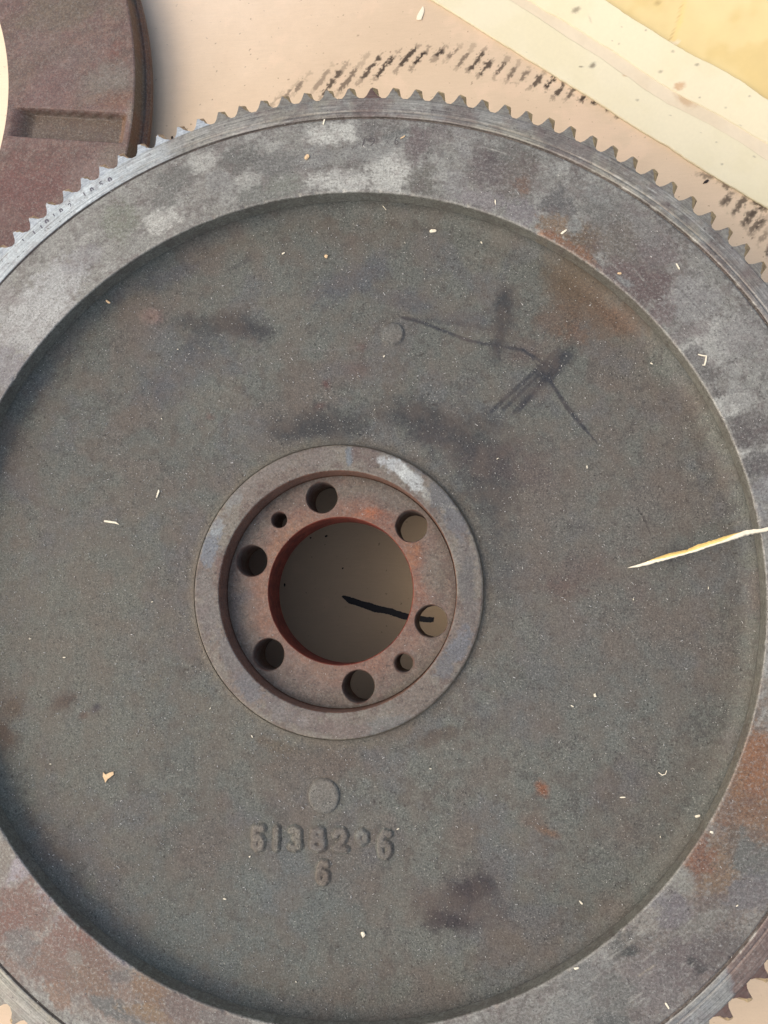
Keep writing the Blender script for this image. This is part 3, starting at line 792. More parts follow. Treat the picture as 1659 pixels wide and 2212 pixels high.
P.mix((j < -25) * (j > -43) * .8, lin((108, 88, 84)))
P.mix((j < -42) * (j > -60) * .5, lin((130, 134, 140)))
P.mix(sstep(-122, -130, av) * (1 - sstep(-150, -160, av)) * .6, lin((152, 150, 140)))
P.mix((rv < R_GR + .0004) * .93, lin((84, 76, 72)))
# broken bright edge next to the groove: the bevel's highlight painted in
P.mix(sstep(.56, .66, P.nm) * (abs(rv - R_GR - .0006) < .0004) * (sstep(15, 25, av) * (1 - sstep(55, 66, av)) + (av < -25) * (av > -70)) * .6, lin((186, 184, 180)))
for z_ in range(26):
    rr0 = random.uniform(R_GR + .0008, .2095)
    a0 = random.uniform(10, 150)
    P.mix((abs(rv - rr0) < .00034) * (abs(av - a0) < random.uniform(2, 9)) * sstep(.4, .6, P.nm) * .6, lin(random.choice([(90, 84, 82), (92, 86, 84), (176, 176, 174)])))
ring = mesh_obj('ring_gear', V, F, M_RING, fw, True, P.c)

# --- teeth
NT = 139
H_T = .014


def tooth_mesh(seed):
    q = random.Random(seed)
    j = lambda s: q.gauss(0, s)
    r0, r1 = .2086, .2150 + j(.00015)
    O = [(r0, -.0042), (.2094, -.0034), (.2102, -.0027), (.2120, -.0021), (.2137, -.0016 + j(.00008)), (r1 - .0003, -.0013), (r1, -.0007 + j(.0001)), (r1 + j(.00006), .0005), (r1 - .0003, .0011), (.2137, .0015 + j(.00008)), (.2120, .0020), (.2102, .0027), (.2094, .0034), (r0, .0042)]
    dT = .0016 + j(.0003)
    I = [(r0, -.0042), (.2094, -.0033), (.2102, -.0019), (.2115, -.0009 + j(.0002)), (.2122, -.0003), (.2126 + j(.0003), .0001), (.2130 + j(.0003), .0005), (.2133, .0009), (.2134, .0012 + j(.0001)), (.2130, .0014), (.2119, .0019), (.2102, .0027), (.2094, .0034), (r0, .0042)]
    n = len(O)
    zt = Z_RG - .0008
    dz = [0, .0003, .0010, .0020, .0026, .0028, .0028, .0024, .0016, .0006, .0002, .0001, 0, 0]
    V = [(x, y, zt) for x, y in I] + [(x, y, zt - d - .0001) for (x, y), d in zip(O, dz)] + [(x, y, zt - H_T + .001) for x, y in O] + [(x, y, zt - H_T + .001) for x, y in I]
    F = [tuple(range(n))]
    mt = [0]
    for i in range(n - 1):
        F.append((i + 1, i, n + i, n + i + 1)); mt.append(1 if 2 <= i <= 8 else 0)
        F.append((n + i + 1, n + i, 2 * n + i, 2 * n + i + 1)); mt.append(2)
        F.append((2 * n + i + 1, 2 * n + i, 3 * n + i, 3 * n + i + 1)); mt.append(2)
    return V, F, mt


TM = {}
for tone in ('mid', 'bright', 'brown'):
    for s in range(6):
        V, F, mt = tooth_mesh(s * 7 + 1)
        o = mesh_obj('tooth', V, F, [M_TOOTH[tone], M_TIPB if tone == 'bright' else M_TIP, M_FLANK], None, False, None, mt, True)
        TM[tone, s] = o.data
        bpy.data.objects.remove(o)
A0 = 99.36
base_off = -float(Z_CARD)
for k in range(NT):
    a = (A0 + k * 360 / NT) % 360
    tone = 'bright' if 106 < a < 158 else ('brown' if (312 < a < 336 or 84 < a < 87.5) else 'mid')
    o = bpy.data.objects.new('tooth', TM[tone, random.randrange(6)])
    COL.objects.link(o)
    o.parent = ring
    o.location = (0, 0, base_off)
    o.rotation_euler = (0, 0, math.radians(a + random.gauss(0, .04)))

# --- flywheel back and body (below the ring gear)
bp = [(.1965, -.0145), (.182, -.016), (.182, Z_CARD + .0004), (.168, Z_CARD + .0004), (.160, -.034), (.075, -.034), (.060, -.040), (R_REC - .0010, -.0402)]
V, F = revolve(resample(bp, .003), np.linspace(0, 2 * math.pi, 360, endpoint=False))
mesh_obj('back_casting', V, F, M_BACK, fw, True)

# --- hub ring
hp = [(R_REC - .0016, Z_FL - .0008), (R_REC - .0009, Z_FL - .0012), (R_REC - .0005, Z_FL - .0006), (R_REC - .0003, Z_HUB - .0008), (R_REC, Z_HUB - .0001), (R_REC + .0003, Z_HUB), (R_HUB - .0007, Z_HUB), (R_HUB - .0003, Z_HUB - .0003), (R_HUB, Z_HUB - .0009), (R_HUB + .0004, Z_WEB + .0010), (R_HUB + .0012, Z_WEB - .0002)]
V, F = revolve(resample(hp, .0005), np.linspace(0, 2 * math.pi, 1000, endpoint=False))
P = Paint(V[:, 0], V[:, 1], Z_HUB, lin((132, 125, 117)))
P.mottle(60, .42, .6, lin((118, 102, 96)), .7, 42)
P.mottle(150, .5, .64, lin((132, 124, 118)), .5, 43)
P.mottle(300, .56, .66, lin((98, 80, 74)), .6, 44)
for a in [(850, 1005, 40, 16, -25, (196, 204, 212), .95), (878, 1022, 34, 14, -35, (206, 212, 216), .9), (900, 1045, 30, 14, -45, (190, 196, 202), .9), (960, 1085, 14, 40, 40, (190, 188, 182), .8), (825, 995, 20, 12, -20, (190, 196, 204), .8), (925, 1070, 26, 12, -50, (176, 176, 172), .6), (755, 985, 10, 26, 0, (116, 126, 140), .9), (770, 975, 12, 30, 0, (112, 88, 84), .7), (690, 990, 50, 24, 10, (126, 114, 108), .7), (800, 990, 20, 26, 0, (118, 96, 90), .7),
          (900, 1000, 30, 20, -40, (112, 108, 112), .7), (950, 1070, 40, 26, -50, (104, 104, 110), .85), (985, 1130, 40, 24, -65, (106, 106, 114), .85), (1005, 1200, 36, 20, -80, (118, 110, 110), .6), (1010, 1260, 50, 22, 90, (104, 100, 102), .8), (1015, 1320, 40, 20, 90, (114, 104, 102), .7),
          (990, 1400, 44, 22, 60, (112, 114, 126), .9), (960, 1440, 30, 20, 50, (108, 108, 116), .8), (900, 1520, 60, 24, 35, (124, 108, 98), .8), (820, 1570, 60, 20, 15, (116, 116, 116), .7), (740, 1575, 60, 22, 0, (126, 106, 100), .8), (655, 1557, 14, 10, -10, (172, 168, 166), .8), (660, 1550, 40, 26, -20, (122, 104, 102), .6),
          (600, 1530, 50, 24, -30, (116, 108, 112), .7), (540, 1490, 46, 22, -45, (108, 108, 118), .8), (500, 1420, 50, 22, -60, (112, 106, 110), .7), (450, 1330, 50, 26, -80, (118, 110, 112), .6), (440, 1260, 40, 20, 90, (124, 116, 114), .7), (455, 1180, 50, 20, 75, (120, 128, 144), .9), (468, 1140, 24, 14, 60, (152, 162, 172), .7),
          (505, 1080, 30, 16, 50, (140, 142, 144), .7), (540, 1040, 40, 20, 45, (130, 118, 112), .7), (600, 1000, 50, 20, 25, (132, 118, 112), .8), (480, 1240, 14, 40, 10, (112, 84, 78), .6), (1000, 1480, 30, 16, 50, (118, 100, 92), .7)]:
    P.blob(a[0], a[1], a[2], a[3], a[4], desat(a[5]), min(1, a[6] * 1.1), .75, .32, .8)
rv = np.hypot(V[:, 0], V[:, 1])
P.mix((rv < R_REC) * .9, lin((150, 104, 84)))
P.mix((rv < R_REC - .0006) * .8, lin((48, 40, 34)))
P.mix(sstep(R_HUB - .0008, R_HUB - .0002, rv) * sstep(.35, .6, P.nm) * (rv < R_HUB) * .7, lin((176, 164, 150)))
P.mix((rv > R_HUB - .0002) * .8, lin((134, 124, 108)))
mesh_obj('hub_ring', V, F, M_HUB, fw, True, P.c)

# --- bolt flange with holes
holes = []
for k in range(6):
    t = TH0 + k * math.pi / 3
    holes.append((R_BC * math.cos(t), R_BC * math.sin(t), R_BOLT, .0005))
for (px, py), rr_, ch in ((crop(1240, 2050, 16.59, [(790, 1050)])[0], .0037, .0008), (crop(820, 1620, 3.072, [(215, 113)])[0], .0033, .0004)):
    x, y = at(px, py, Z_FL)
    holes.append((x, y, rr_, ch))
R_FO = R_REC - .0010
pts = []; edges = []


def ringpts(cx, cy, r, n, wob=0, seed=0):
    i0 = len(pts)
    for i in range(n):
        t = 2 * math.pi * i / n
        q = r * (1 + wob * (float(vnoise(np.array([math.cos(t) * 3 + seed]), np.array([math.sin(t) * 3 + seed]))[0]) - .5))
        pts.append((cx + q * math.cos(t), cy + q * math.sin(t)))
    for i in range(n): edges.append((i0 + i, i0 + (i + 1) % n))
    return i0, n


ro = ringpts(0, 0, R_FO, 500)
rb = ringpts(0, 0, R_BORE + .0004, 400, .002, 3)
rh = [ringpts(x, y, r_ + c_, 96, .03, 10 + i) for i, (x, y, r_, c_) in enumerate(holes)]
st = .00055
gx, gy = np.meshgrid(np.arange(-R_FO, R_FO, st), np.arange(-R_FO, R_FO, st * .866))
gx = gx + (np.arange(gx.shape[0]) % 2)[:, None] * st / 2
gx, gy = gx.ravel(), gy.ravel()
rr = np.hypot(gx, gy)
ok = (rr < R_FO - st * .6) & (rr > R_BORE + .0004 + st * .6)
for (x, y, r_, c_) in holes: ok &= np.hypot(gx - x, gy - y) > r_ + c_ * 1.1 + st * .7
pts2 = pts + list(zip(gx[ok].tolist(), gy[ok].tolist()))
res = delaunay_2d_cdt([Vector(p) for p in pts2], edges, [], 0, 1e-7)
ov, of = res[0], res[2]
Vv = np.array([(p[0], p[1]) for p in ov])
Ft = np.array([f for f in of if len(f) == 3])
cc = Vv[Ft].mean(1)
rr = np.hypot(cc[:, 0], cc[:, 1])
keep = (rr > R_BORE + .0004 - 1e-5) & (rr < R_FO)
for i, (x, y, r_, c_) in enumerate(holes):
    poly_r = np.hypot(cc[:, 0] - x, cc[:, 1] - y)
    # inside test with the wobbly ring
    i0, n_ = rh[i]
    ring_r = np.array([math.hypot(pts[i0 + q][0] - x, pts[i0 + q][1] - y) for q in range(n_)])
    th = (np.arctan2(cc[:, 1] - y, cc[:, 0] - x) % (2 * math.pi)) / (2 * math.pi) * n_
    rl = np.interp(th, np.arange(n_ + 1), np.r_[ring_r, ring_r[0]])
    keep &= poly_r > rl - 2e-5
Ft = Ft[keep]
area = np.cross(Vv[Ft[:, 1]] - Vv[Ft[:, 0]], Vv[Ft[:, 2]] - Vv[Ft[:, 0]])
Ft[area < 0] = Ft[area < 0][:, ::-1]
V3 = np.c_[Vv, np.full(len(Vv), Z_FL)]
V3[:, 2] += .0002 * (fbm(Vv[:, 0], Vv[:, 1], 200, 3, 9) - .5)
P = Paint(Vv[:, 0], Vv[:, 1], Z_FL, lin((124, 110, 102)))
P.mottle(70, .42, .6, lin((114, 98, 90)), .7, 52)
P.mottle(160, .5, .64, lin((128, 106, 98)), .6, 53)
P.mottle(320, .56, .66, lin((92, 80, 72)), .5, 54)
RO = (158, 106, 78)
P.mix(sstep(.0445, .0335, np.hypot(Vv[:, 0], Vv[:, 1]) + .006 * (P.nb - .5) + .003 * (P.nm - .5)) * .55, lin((148, 98, 78)))
for a in [(800, 1110, 24, 12, 0, (186, 104, 58), .95), (770, 1125, 40, 12, 0, (160, 96, 66), .7), (780, 1115, 36, 16, 0, (138, 92, 72), .7), (835, 1125, 30, 20, -40, (130, 88, 74), .7), (700, 1120, 46, 18, 15, (136, 102, 86), .7), (640, 1150, 40, 22, 40, (150, 116, 96), .7), (598, 1200, 20, 50, -15, (158, 116, 92), .8), (575, 1270, 26, 60, 0, (146, 108, 90), .8),
          (520, 1290, 26, 20, 0, (96, 92, 98), .7), (590, 1340, 26, 40, 30, (144, 108, 92), .8), (620, 1400, 40, 26, -40, (126, 104, 98), .6), (890, 1200, 16, 40, 0, (160, 106, 74), .85), (880, 1170, 18, 24, 30, (140, 100, 80), .7), (905, 1260, 16, 50, 0, (140, 100, 84), .7), (890, 1340, 20, 30, 0, (132, 98, 88), .6),
          (850, 1400, 50, 26, 50, (128, 108, 98), .5), (700, 1450, 80, 18, -10, (132, 108, 96), .7), (640, 1470, 70, 30, -30, (112, 100, 96), .5), (880, 1480, 60, 20, 40, (112, 106, 98), .5), (740, 1060, 60, 16, 0, (118, 110, 102), .6), (850, 1070, 60, 30, -30, (112, 106, 102), .6), (540, 1150, 40, 20, 50, (116, 108, 100), .5),
          (940, 1240, 26, 50, 0, (120, 112, 104), .7), (510, 1210, 20, 40, 0, (110, 88, 80), .5), (560, 1400, 40, 20, -50, (118, 106, 100), .6), (510, 1330, 20, 40, 0, (104, 98, 98), .6)]:
    P.blob(a[0], a[1], a[2], a[3], a[4], lin(a[5]), a[6], .8, .6, .6)
rv = np.hypot(Vv[:, 0], Vv[:, 1])
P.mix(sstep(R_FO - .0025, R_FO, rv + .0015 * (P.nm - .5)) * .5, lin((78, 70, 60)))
P.mix((1 - sstep(R_BORE, R_BORE + .003, rv + .002 * (P.nm - .5))) * .45, lin((142, 102, 84)))
fl = mesh_obj('bolt_flange', V3, Ft, M_HUB, fw, True, P.c)


def lining(name, i0n, cx, cy, steps, mat, parent):
    i0, n_ = i0n
    base = np.array(pts[i0:i0 + n_]) - (cx, cy)
    d0 = np.linalg.norm(base, axis=1, keepdims=True)
    V = []
    for dr, z in steps:
        V.append(np.c_[base / d0 * (d0 + dr) + (cx, cy), np.full(n_, z)])
    V = np.concatenate(V)
    F = []
    for s in range(len(steps) - 1):
        for i in range(n_):
            k2 = (i + 1) % n_
            F.append((s * n_ + i, (s + 1) * n_ + i, (s + 1) * n_ + k2, s * n_ + k2))
    return mesh_obj(name, V, F, mat, parent, True)


lining('bore_wall', rb, 0, 0, [(0, Z_FL), (-.0002, Z_FL - .0001), (-.0004, Z_FL - .0005), (-.0004, Z_FL - .007), (-.0004, Z_FL - .014), (-.0004, Z_BACK + .0001)], M_WALL, fw)
for i, (x, y, r_, c_) in enumerate(holes):
    lining('hole_wall', rh[i], x, y, [(0, Z_FL), (-c_ * .4, Z_FL - .0001), (-c_, Z_FL - .0008), (-c_, Z_FL - .007), (-c_, Z_FL - .014), (-c_, Z_BACK + .0001)], M_WALLG, fw)
# the underside of the flange: a ring plate with the same holes, closing the casting
V3b = V3.copy(); V3b[:, 2] = Z_BACK
inn = np.hypot(cc[keep][:, 0], cc[keep][:, 1]) > 0
mesh_obj('flange_back', V3b, Ft[:, ::-1].copy(), M_BACK, fw, True)


# --- raised cast numbers
def glyph(ch, cx, cy, hgt, wid, z, thick, offs, mat, parent, name, rot=0., shear=0., bevel=0.):
    cu = bpy.data.curves.new('glyph', 'FONT')
    cu.body = ch; cu.size = 1.0; cu.extrude = .01; cu.offset = offs; cu.resolution_u = 4
    cu.bevel_depth = bevel; cu.bevel_resolution = 2
    to = bpy.data.objects.new('glyph', cu)
    COL.objects.link(to)
    bpy.context.view_layer.update()
    me = bpy.data.meshes.new_from_object(to.evaluated_get(bpy.context.evaluated_depsgraph_get()))
    bpy.data.objects.remove(to)
    n_ = len(me.vertices)
    co = np.empty(n_ * 3); me.vertices.foreach_get('co', co); co = co.reshape(-1, 3)
    mn, mx = co.min(0), co.max(0)
    co = (co - (mn + mx) / 2) / (mx - mn)
    x = co[:, 0] * wid + co[:, 1] * shear * hgt; y = co[:, 1] * hgt
    c, s = math.cos(rot), math.sin(rot)
    V = np.c_[x * c - y * s + cx, x * s + y * c + cy, z + (co[:, 2] + .5) * thick]
    Vp = V - BASE[fw.name]
    me.vertices.foreach_set('co', Vp.ravel())
    me.materials.clear(); me.materials.append(mat)
    me.polygons.foreach_set('use_smooth', np.zeros(len(me.polygons), dtype=bool))
    me.name = name
    o = bpy.data.objects.new(name, me)
    COL.objects.link(o)
    o.parent = parent
    return o, V


c10 = lambda x, y: ((760 + x / 3.072) * .67769, (2460 + y / 3.072) * .67769)
KK = mm(Z_WEB) * .67769 / 3.072
STK = {'6': [[(.92, .96), (.45, 1.0), (.12, .72), (.06, .35), (.2, .06), (.6, .0), (.92, .18), (.9, .42), (.6, .56), (.2, .46)]],
       '5': [[(.95, 1.0), (.15, .98), (.1, .55), (.55, .6), (.92, .4), (.85, .08), (.45, 0), (.12, .15), (.2, .4), (.5, .55)]],
       '1': [[(.2, .8), (.55, 1.0), (.55, .5), (.55, 0)]],
       '3': [[(.06, .92), (.4, 1.0), (.8, .92), (.85, .68), (.45, .55), (.85, .42), (.88, .14), (.5, 0), (.05, .08)]],
       '8': [[(.5, .54), (.14, .68), (.16, .92), (.5, 1.0), (.84, .92), (.86, .68), (.5, .54), (.08, .38), (.1, .1), (.5, 0), (.9, .1), (.92, .38), (.5, .54)]],
       '2': [[(.06, .78), (.25, .98), (.7, 1.0), (.9, .75), (.7, .5), (.1, .05), (.5, .03), (.95, .04)]],
       '0': [[(.5, 1.0), (.12, .8), (.08, .3), (.5, 0), (.9, .25), (.88, .8), (.5, 1.0)]]}
for ch, x, y, w_, h_, col in [('5', 195, 650, 165, 270, (132, 125, 116)), ('1', 375, 650, 85, 260, (130, 125, 116)), ('3', 560, 655, 170, 255, (132, 126, 116)), ('8', 780, 660, 190, 250, (122, 119, 116)),
                              ('2', 1000, 670, 190, 250, (122, 115, 108)), ('0', 1215, 640, 155, 170, (120, 120, 116)), ('6', 1435, 710, 175, 290, (122, 115, 108)), ('6', 828, 985, 165, 250, (130, 120, 110))]:
    ox, oy = at(*c10(x, y), Z_WEB)
    W_, H_ = w_ * KK, h_ * KK
    sw = .0016
    gxx, gyy = np.meshgrid(np.arange(-W_ / 2 - .001, W_ / 2 + .001, .0002), np.arange(-H_ / 2 - .001, H_ / 2 + .001, .0002), indexing='ij')
    ax, ay = gxx.ravel(), gyy.ravel()
    wx = ax + .0005 * (fbm(ax + ox, ay + oy, 500, 2, 3) - .5); wy = ay + .0005 * (fbm(ax + ox, ay + oy, 500, 2, 9) - .5)
    dmin = np.full(len(ax), 9.)
    for pl in STK[ch]:
        q = [((a - .5) * (W_ - 2 * sw), (b - .5) * (H_ - 2 * sw)) for a, b in pl]
        for (x0, y0), (x1, y1) in zip(q[:-1], q[1:]):
            dx, dy = x1 - x0, y1 - y0
            t = np.clip(((wx - x0) * dx + (wy - y0) * dy) / (dx * dx + dy * dy + 1e-12), 0, 1)
            dmin = np.minimum(dmin, np.hypot(wx - x0 - t * dx, wy - y0 - t * dy))
    hh = .0012 * (1 - sstep(sw * .35, sw * 1.35, dmin)) + .00015 * (fbm(ax + ox, ay + oy, 900, 2, 4) - .5)
    nx_, ny_ = gxx.shape
    ii, jj = np.meshgrid(np.arange(nx_ - 1), np.arange(ny_ - 1), indexing='ij')
    Fq = np.stack([ii * ny_ + jj, (ii + 1) * ny_ + jj, (ii + 1) * ny_ + jj + 1, ii * ny_ + jj + 1], -1).reshape(-1, 4)
    Fq = Fq[(dmin[Fq] < sw * 1.35).any(1)]
    us = np.unique(Fq); mp = np.full(len(ax), -1); mp[us] = np.arange(len(us)); Fq = mp[Fq]
    Vq = np.c_[ax + ox, ay + oy, Z_WEB + .00005 + hh - .0004 * (dmin > sw * 1.3)][us]
    P = Paint(Vq[:, 0], Vq[:, 1], Z_WEB, lin((104, 104, 98))); P.mix(sstep(.0003, .0008, hh[us]) * .8, lin(col)); P.mottle(300, .5, .62, lin((92, 84, 78)), .5, 3)  # lighter tops painted in to make up for weak relief shading
    mesh_obj('cast_numeral', Vq, Fq, M_CAST, fw, True, P.c)
# oval casting pad
px, py = c10(840, 235)
ox, oy = at(px, py, Z_WEB)
pr = resample([(0.02, .0011), (.84, .0012), (.95, .0009), (1.0, .0001), (1.03, -.0006)], .12)
V, F = revolve(pr, np.linspace(0, 2 * math.pi, 64, endpoint=False))
V[:, 0] *= 155 * KK; V[:, 1] *= 168 * KK
V[:, 0] += ox; V[:, 1] += oy; V[:, 2] += Z_WEB
P = Paint(V[:, 0], V[:, 1], Z_WEB, lin((118, 115, 109)))
mesh_obj('casting_pad', V, F, M_CAST, fw, True, P.c)

# --- stamped digits on the ring gear and rim
c11 = lambda x, y: ((100 + x / 4.74) * .67769, (500 + y / 4.74) * .67769)
for ch, x, y, w_, h_ in [('1', 40, 1145, 20, 85), ('1', 150, 1060, 20, 90), ('0', 228, 970, 75, 90), ('1', 335, 875, 18, 70), ('0', 445, 805, 65, 88), ('2', 580, 728, 60, 90), ('1', 800, 565, 20, 90), ('0', 910, 490, 68, 90), ('5', 1050, 405, 60, 100), ('0', 1183, 340, 75, 95), ('1', -130, 1225 + 30, 18, 80)]:
    gx_, gy_ = at(*c11(x, y), Z_RG)
    rt = math.atan2(gy_, gx_) - math.pi / 2
    kk = mm(0) * .67769 / 4.74
    rr_ = math.hypot(gx_, gy_)
    zz = Z_RG - .0001 - max(0, (rr_ - R_GR - .0032)) * .113
    glyph(ch, gx_, gy_, h_ * kk, w_ * kk, zz - .00002, .00012, .05 if ch == '0' else .0, M_STAMP, ring, 'stamped_digit', rt)
for ch, x, y, w_, h_, sh in [('1', 445, 400, 30, 220, .25), ('9', 640, 390, 170, 220, 0), ('7', 1010, 400, 60, 80, 0), ('6', 1235, 370, 105, 220, 0)]:
    gx_, gy_ = at((1100 + x / 7.54) * .67769, (400 + y / 7.54) * .67769, 0)
    kk = mm(0) * .67769 / 7.54
    glyph(ch, gx_, gy_, h_ * kk, w_ * kk, .00001, .00008, -.012, M_STAMPD, fw, 'stamped_digit', 0, sh)

# ------------------------------------------------------------------ wood chips, splinters and sawdust
def zsurf(x, y):
    r = math.hypot(x, y)
    if r < R_BORE: return Z_CARD + .0003
    if r < R_FO: return Z_FL + .0002
    if r < R_HUB: return Z_HUB + .0001
    if r < R_IN - .005: return Z_WEB + .0003
    if r < R_IN: return Z_WEB + .004
    if r < R_GR: return .0001
    if r < .2098: return Z_RG + .0001
    return Z_CARD + .0001


def zpix(px, py):
    for z in (0.0, Z_WEB, Z_HUB, Z_FL, Z_CARD):
        x, y = at(px, py, z); r = math.hypot(x, y)
        if z == 0.0 and R_IN < r < .2098: return x, y, zsurf(x, y)
        if z == Z_WEB and R_HUB < r <= R_IN: return x, y, zsurf(x, y)
        if z == Z_HUB and R_FO < r <= R_HUB: return x, y, zsurf(x, y)
        if z == Z_FL and R_BORE < r <= R_FO: return x, y, zsurf(x, y)
    return x, y, Z_CARD + .0002


def prism(outline, th, seed=0):
    """outline in metres, uneven thin slab with its own thickness"""
    q = random.Random(seed)
    n_ = len(outline)
    cx = sum(p[0] for p in outline) / n_; cy = sum(p[1] for p in outline) / n_
    V = [(x, y, th * q.uniform(.0, .15)) for x, y in outline] + [(cx + (x - cx) * .9, cy + (y - cy) * .9, th * q.uniform(.7, 1.3)) for x, y in outline] + [(cx, cy, th * 1.3)]
    F = [tuple(range(n_))[::-1]]
    for i in range(n_):
        k2 = (i + 1) % n_
        F += [(i, k2, n_ + k2, n_ + i), (n_ + i, n_ + k2, 2 * n_)]
    return V, F


def chip(name, px, py, L, W, ang, mat, label, cat='wood chip', group=None, out=None, th=None, seed=0):
    x, y, z = zpix(px, py)
    k = mm(z)
    q = random.Random(seed * 13 + int(px))
    if out is None:
        out = []
        for i in range(8):
            t = 2 * math.pi * i / 8 + .2
            cx = math.copysign(abs(math.cos(t)) ** .6, math.cos(t)) * L / 2 * q.uniform(.82, 1.1)
            cy = math.copysign(abs(math.sin(t)) ** .6, math.sin(t)) * W / 2 * q.uniform(.7, 1.2)
            out.append((cx, cy))
    out = [(a * k, b * k) for a, b in out]
    V, F = prism(out, th or min(.0007, max(.00025, W * k * .35)), seed)
    o = mesh_obj(name, V, F, mat, None, False, None, None, True)
    o.location = (x, y, z); o.rotation_euler = (q.gauss(0, .03), q.gauss(0, .03), math.radians(ang))
    o['label'] = label; o['category'] = cat
    if group: o['group'] = group
    return o


SP = [  # px, py, length, width, angle, material, label
    (700, 264, 17, 4, 78, M_WOOD, 'thin pale yellow splinter across the groove at the top of the rim'),
    (664, 340, 14, 11, 60, M_WOODT, 'small beige wood flake on the rim, upper left of centre'),
    (1070, 437, 13, 3, 96, M_WOOD, 'thin white splinter standing upright near the inner edge of the rim, right of top'),
    (935, 500, 17, 7, 5, M_WOOD, 'short cream wood flake on the grey web just below the top of the rim'),
    (705, 555, 8, 8, 60, M_WOODT, 'small tan flake on the web, below and left of the cream flake'),
    (613, 548, 9, 4, 30, M_WOOD, 'small pale sliver on the upper web, left of the tan flake'),
    (242, 659, 14, 6, -35, M_WOODT, 'small tan sliver on the web close to the inner edge at upper left'),
    (1218, 501, 18, 5, 35, M_WOOD, 'pale sliver on the rusty patch of the rim at upper right'),
    (1338, 591, 9, 5, -10, M_WOODT, 'pinkish oval crumb on the maroon patch of the rim'),
    (1464, 575, 18, 3, -65, M_WOOD, 'thin white splinter on the right rim, above the bright metal'),
    (342, 1067, 20, 5, 76, M_WOOD, 'white stick of wood on the left web, nearly upright in the picture'),
    (1255, 1949, 10, 4, -45, M_WOOD, 'short pale splinter on the lower right web'),
    (1345, 1722, 12, 3, 5, M_WOOD, 'thin level splinter on the right part of the web, low down'),
    (1245, 2091, 11, 5, 15, M_WOOD, 'short white chip on the rim beside its inner edge at lower right'),
    (1441, 2172, 14, 4, -60, M_WOOD, 'white splinter on the rim near the bottom edge of the picture'),
    (785, 2017, 9, 13, 20, M_WOOD, 'small white crumb on the lower web, between the cast number and the rim'),
    (1502, 1758, 11, 5, 15, M_WOOD, 'white chip on the web touching the inner edge at lower right'),
    (1537, 1797, 8, 5, -10, M_WOOD, 'white chip on the rusty tan patch of the rim at lower right'),
    (1285, 1502, 5, 9, 10, M_WOOD, 'small cream chip on the right web, level with the bottom of the hub'),
]
for i, (px, py, L, W, an, mt_, lb) in enumerate(SP):
    chip('wood_chip', px, py, L, W, an, mt_, lb, seed=i)
chip('wood_chip', 909, 29, 0, 0, 0, M_WOOD, 'large cream wedge-shaped wood chip on the bare cardboard at the top', out=[(-10, -16), (-4, -18), (2, -17), (8, 2), (8, 12), (5, 19), (-4, 4), (-9, -6)], seed=3)
chip('wood_chip', 234, 1676, 0, 0, 0, M_WOODT, 'flat tan wood chip with a notched edge on the lower left web', out=[(-12, 8), (-6, 3), (4, 8), (12, 10), (14, 4), (7, -2), (0, -7), (-5, -15), (-8, -8), (-12, -2)], seed=4)
chip('wood_chip', 870, 297, 14, 3, 30, M_WOODT, 'faint thin splinter above the stamped digits on the rim', seed=5)


def bent(pts_, wd, label, name='wood_splinter', mat=M_WOOD, px0=None):
    """thin splinter following a polyline given in photo pixels"""
    Pz = [zpix(*p) for p in pts_]
    ox, oy, oz = Pz[0]
    V = []; F = []
    n_ = len(Pz)
    for i, (x, y, z) in enumerate(Pz):
        a = Pz[max(0, i - 1)]; b = Pz[min(n_ - 1, i + 1)]
        tx, ty = b[0] - a[0], b[1] - a[1]; L = math.hypot(tx, ty); tx /= L; ty /= L
        w_ = wd[i] * mm(z) / 2; h_ = max(.00025, w_ * .6)
        for s_, hz in ((-1, .1), (-.7, 1), (.7, 1), (1, .1)):
            V.append((x - ty * w_ * s_ - ox, y + tx * w_ * s_ - oy, z - oz + h_ * hz))
    for i in range(n_ - 1):
        for q in range(4):
            F.append((i * 4 + q, i * 4 + (q + 1) % 4, (i + 1) * 4 + (q + 1) % 4, (i + 1) * 4 + q))
    F += [(3, 2, 1, 0), tuple(range(4 * n_ - 4, 4 * n_))]
    o = mesh_obj(name, V, F, mat, None, False, None, None, True)
    o.location = (ox, oy, oz)
    o['label'] = label; o['category'] = 'wood splinter'
    return o


cb = lambda *p: crop(300, 1300, 3.318, p)
bent(cb((110, 1198), (170, 1206), (235, 1216), (268, 1236)), [4.5, 5, 4.5, 1.2], 'white splinter with a bent end on the left web, below the upright stick')
cz = lambda *p: crop(1500, 700, 1.75, p)
bent(cz((1268, 752), (1290, 758), (1315, 762), (1312, 785), (1305, 812), (1292, 812)), [2.5, 3.2, 4, 3.6, 3.6, 2], 'hooked white splinter on the bright right side of the rim')
bent([(1422, 1668), (1430, 1674), (1437, 1672), (1440, 1664)], [1.6, 2.4, 1.8, 1.2], 'tiny curled splinter on the right web at lower right')
bent(crop(800, 0, 1.956, [(815, 1275), (830, 1310), (850, 1335)]), [1.0, 1.5, 1.0], 'hair-thin curved fibre on the web just under the top rim edge')

# the long splinter at the right
cs = lambda *p: crop(1900, 1600, 3.027, p)
root = empty('long_splinter', (*at(*cs((300, 637))[0], Z_WEB), Z_WEB), 'long pale wood splinter with a yellow stripe, lying across the right rim', 'wood splinter')
upE = cs((300, 636), (380, 612), (480, 578), (580, 535), (740, 488), (880, 458), (960, 420), (1060, 388), (1180, 352), (1300, 312), (1440, 275), (1560, 261), (1659, 250), (1900, 228))
loE = cs((300, 638), (380, 632), (500, 608), (600, 582), (715, 550), (850, 512), (960, 482), (1080, 440), (1180, 408), (1300, 372), (1440, 325), (1560, 300), (1659, 284), (1900, 258))


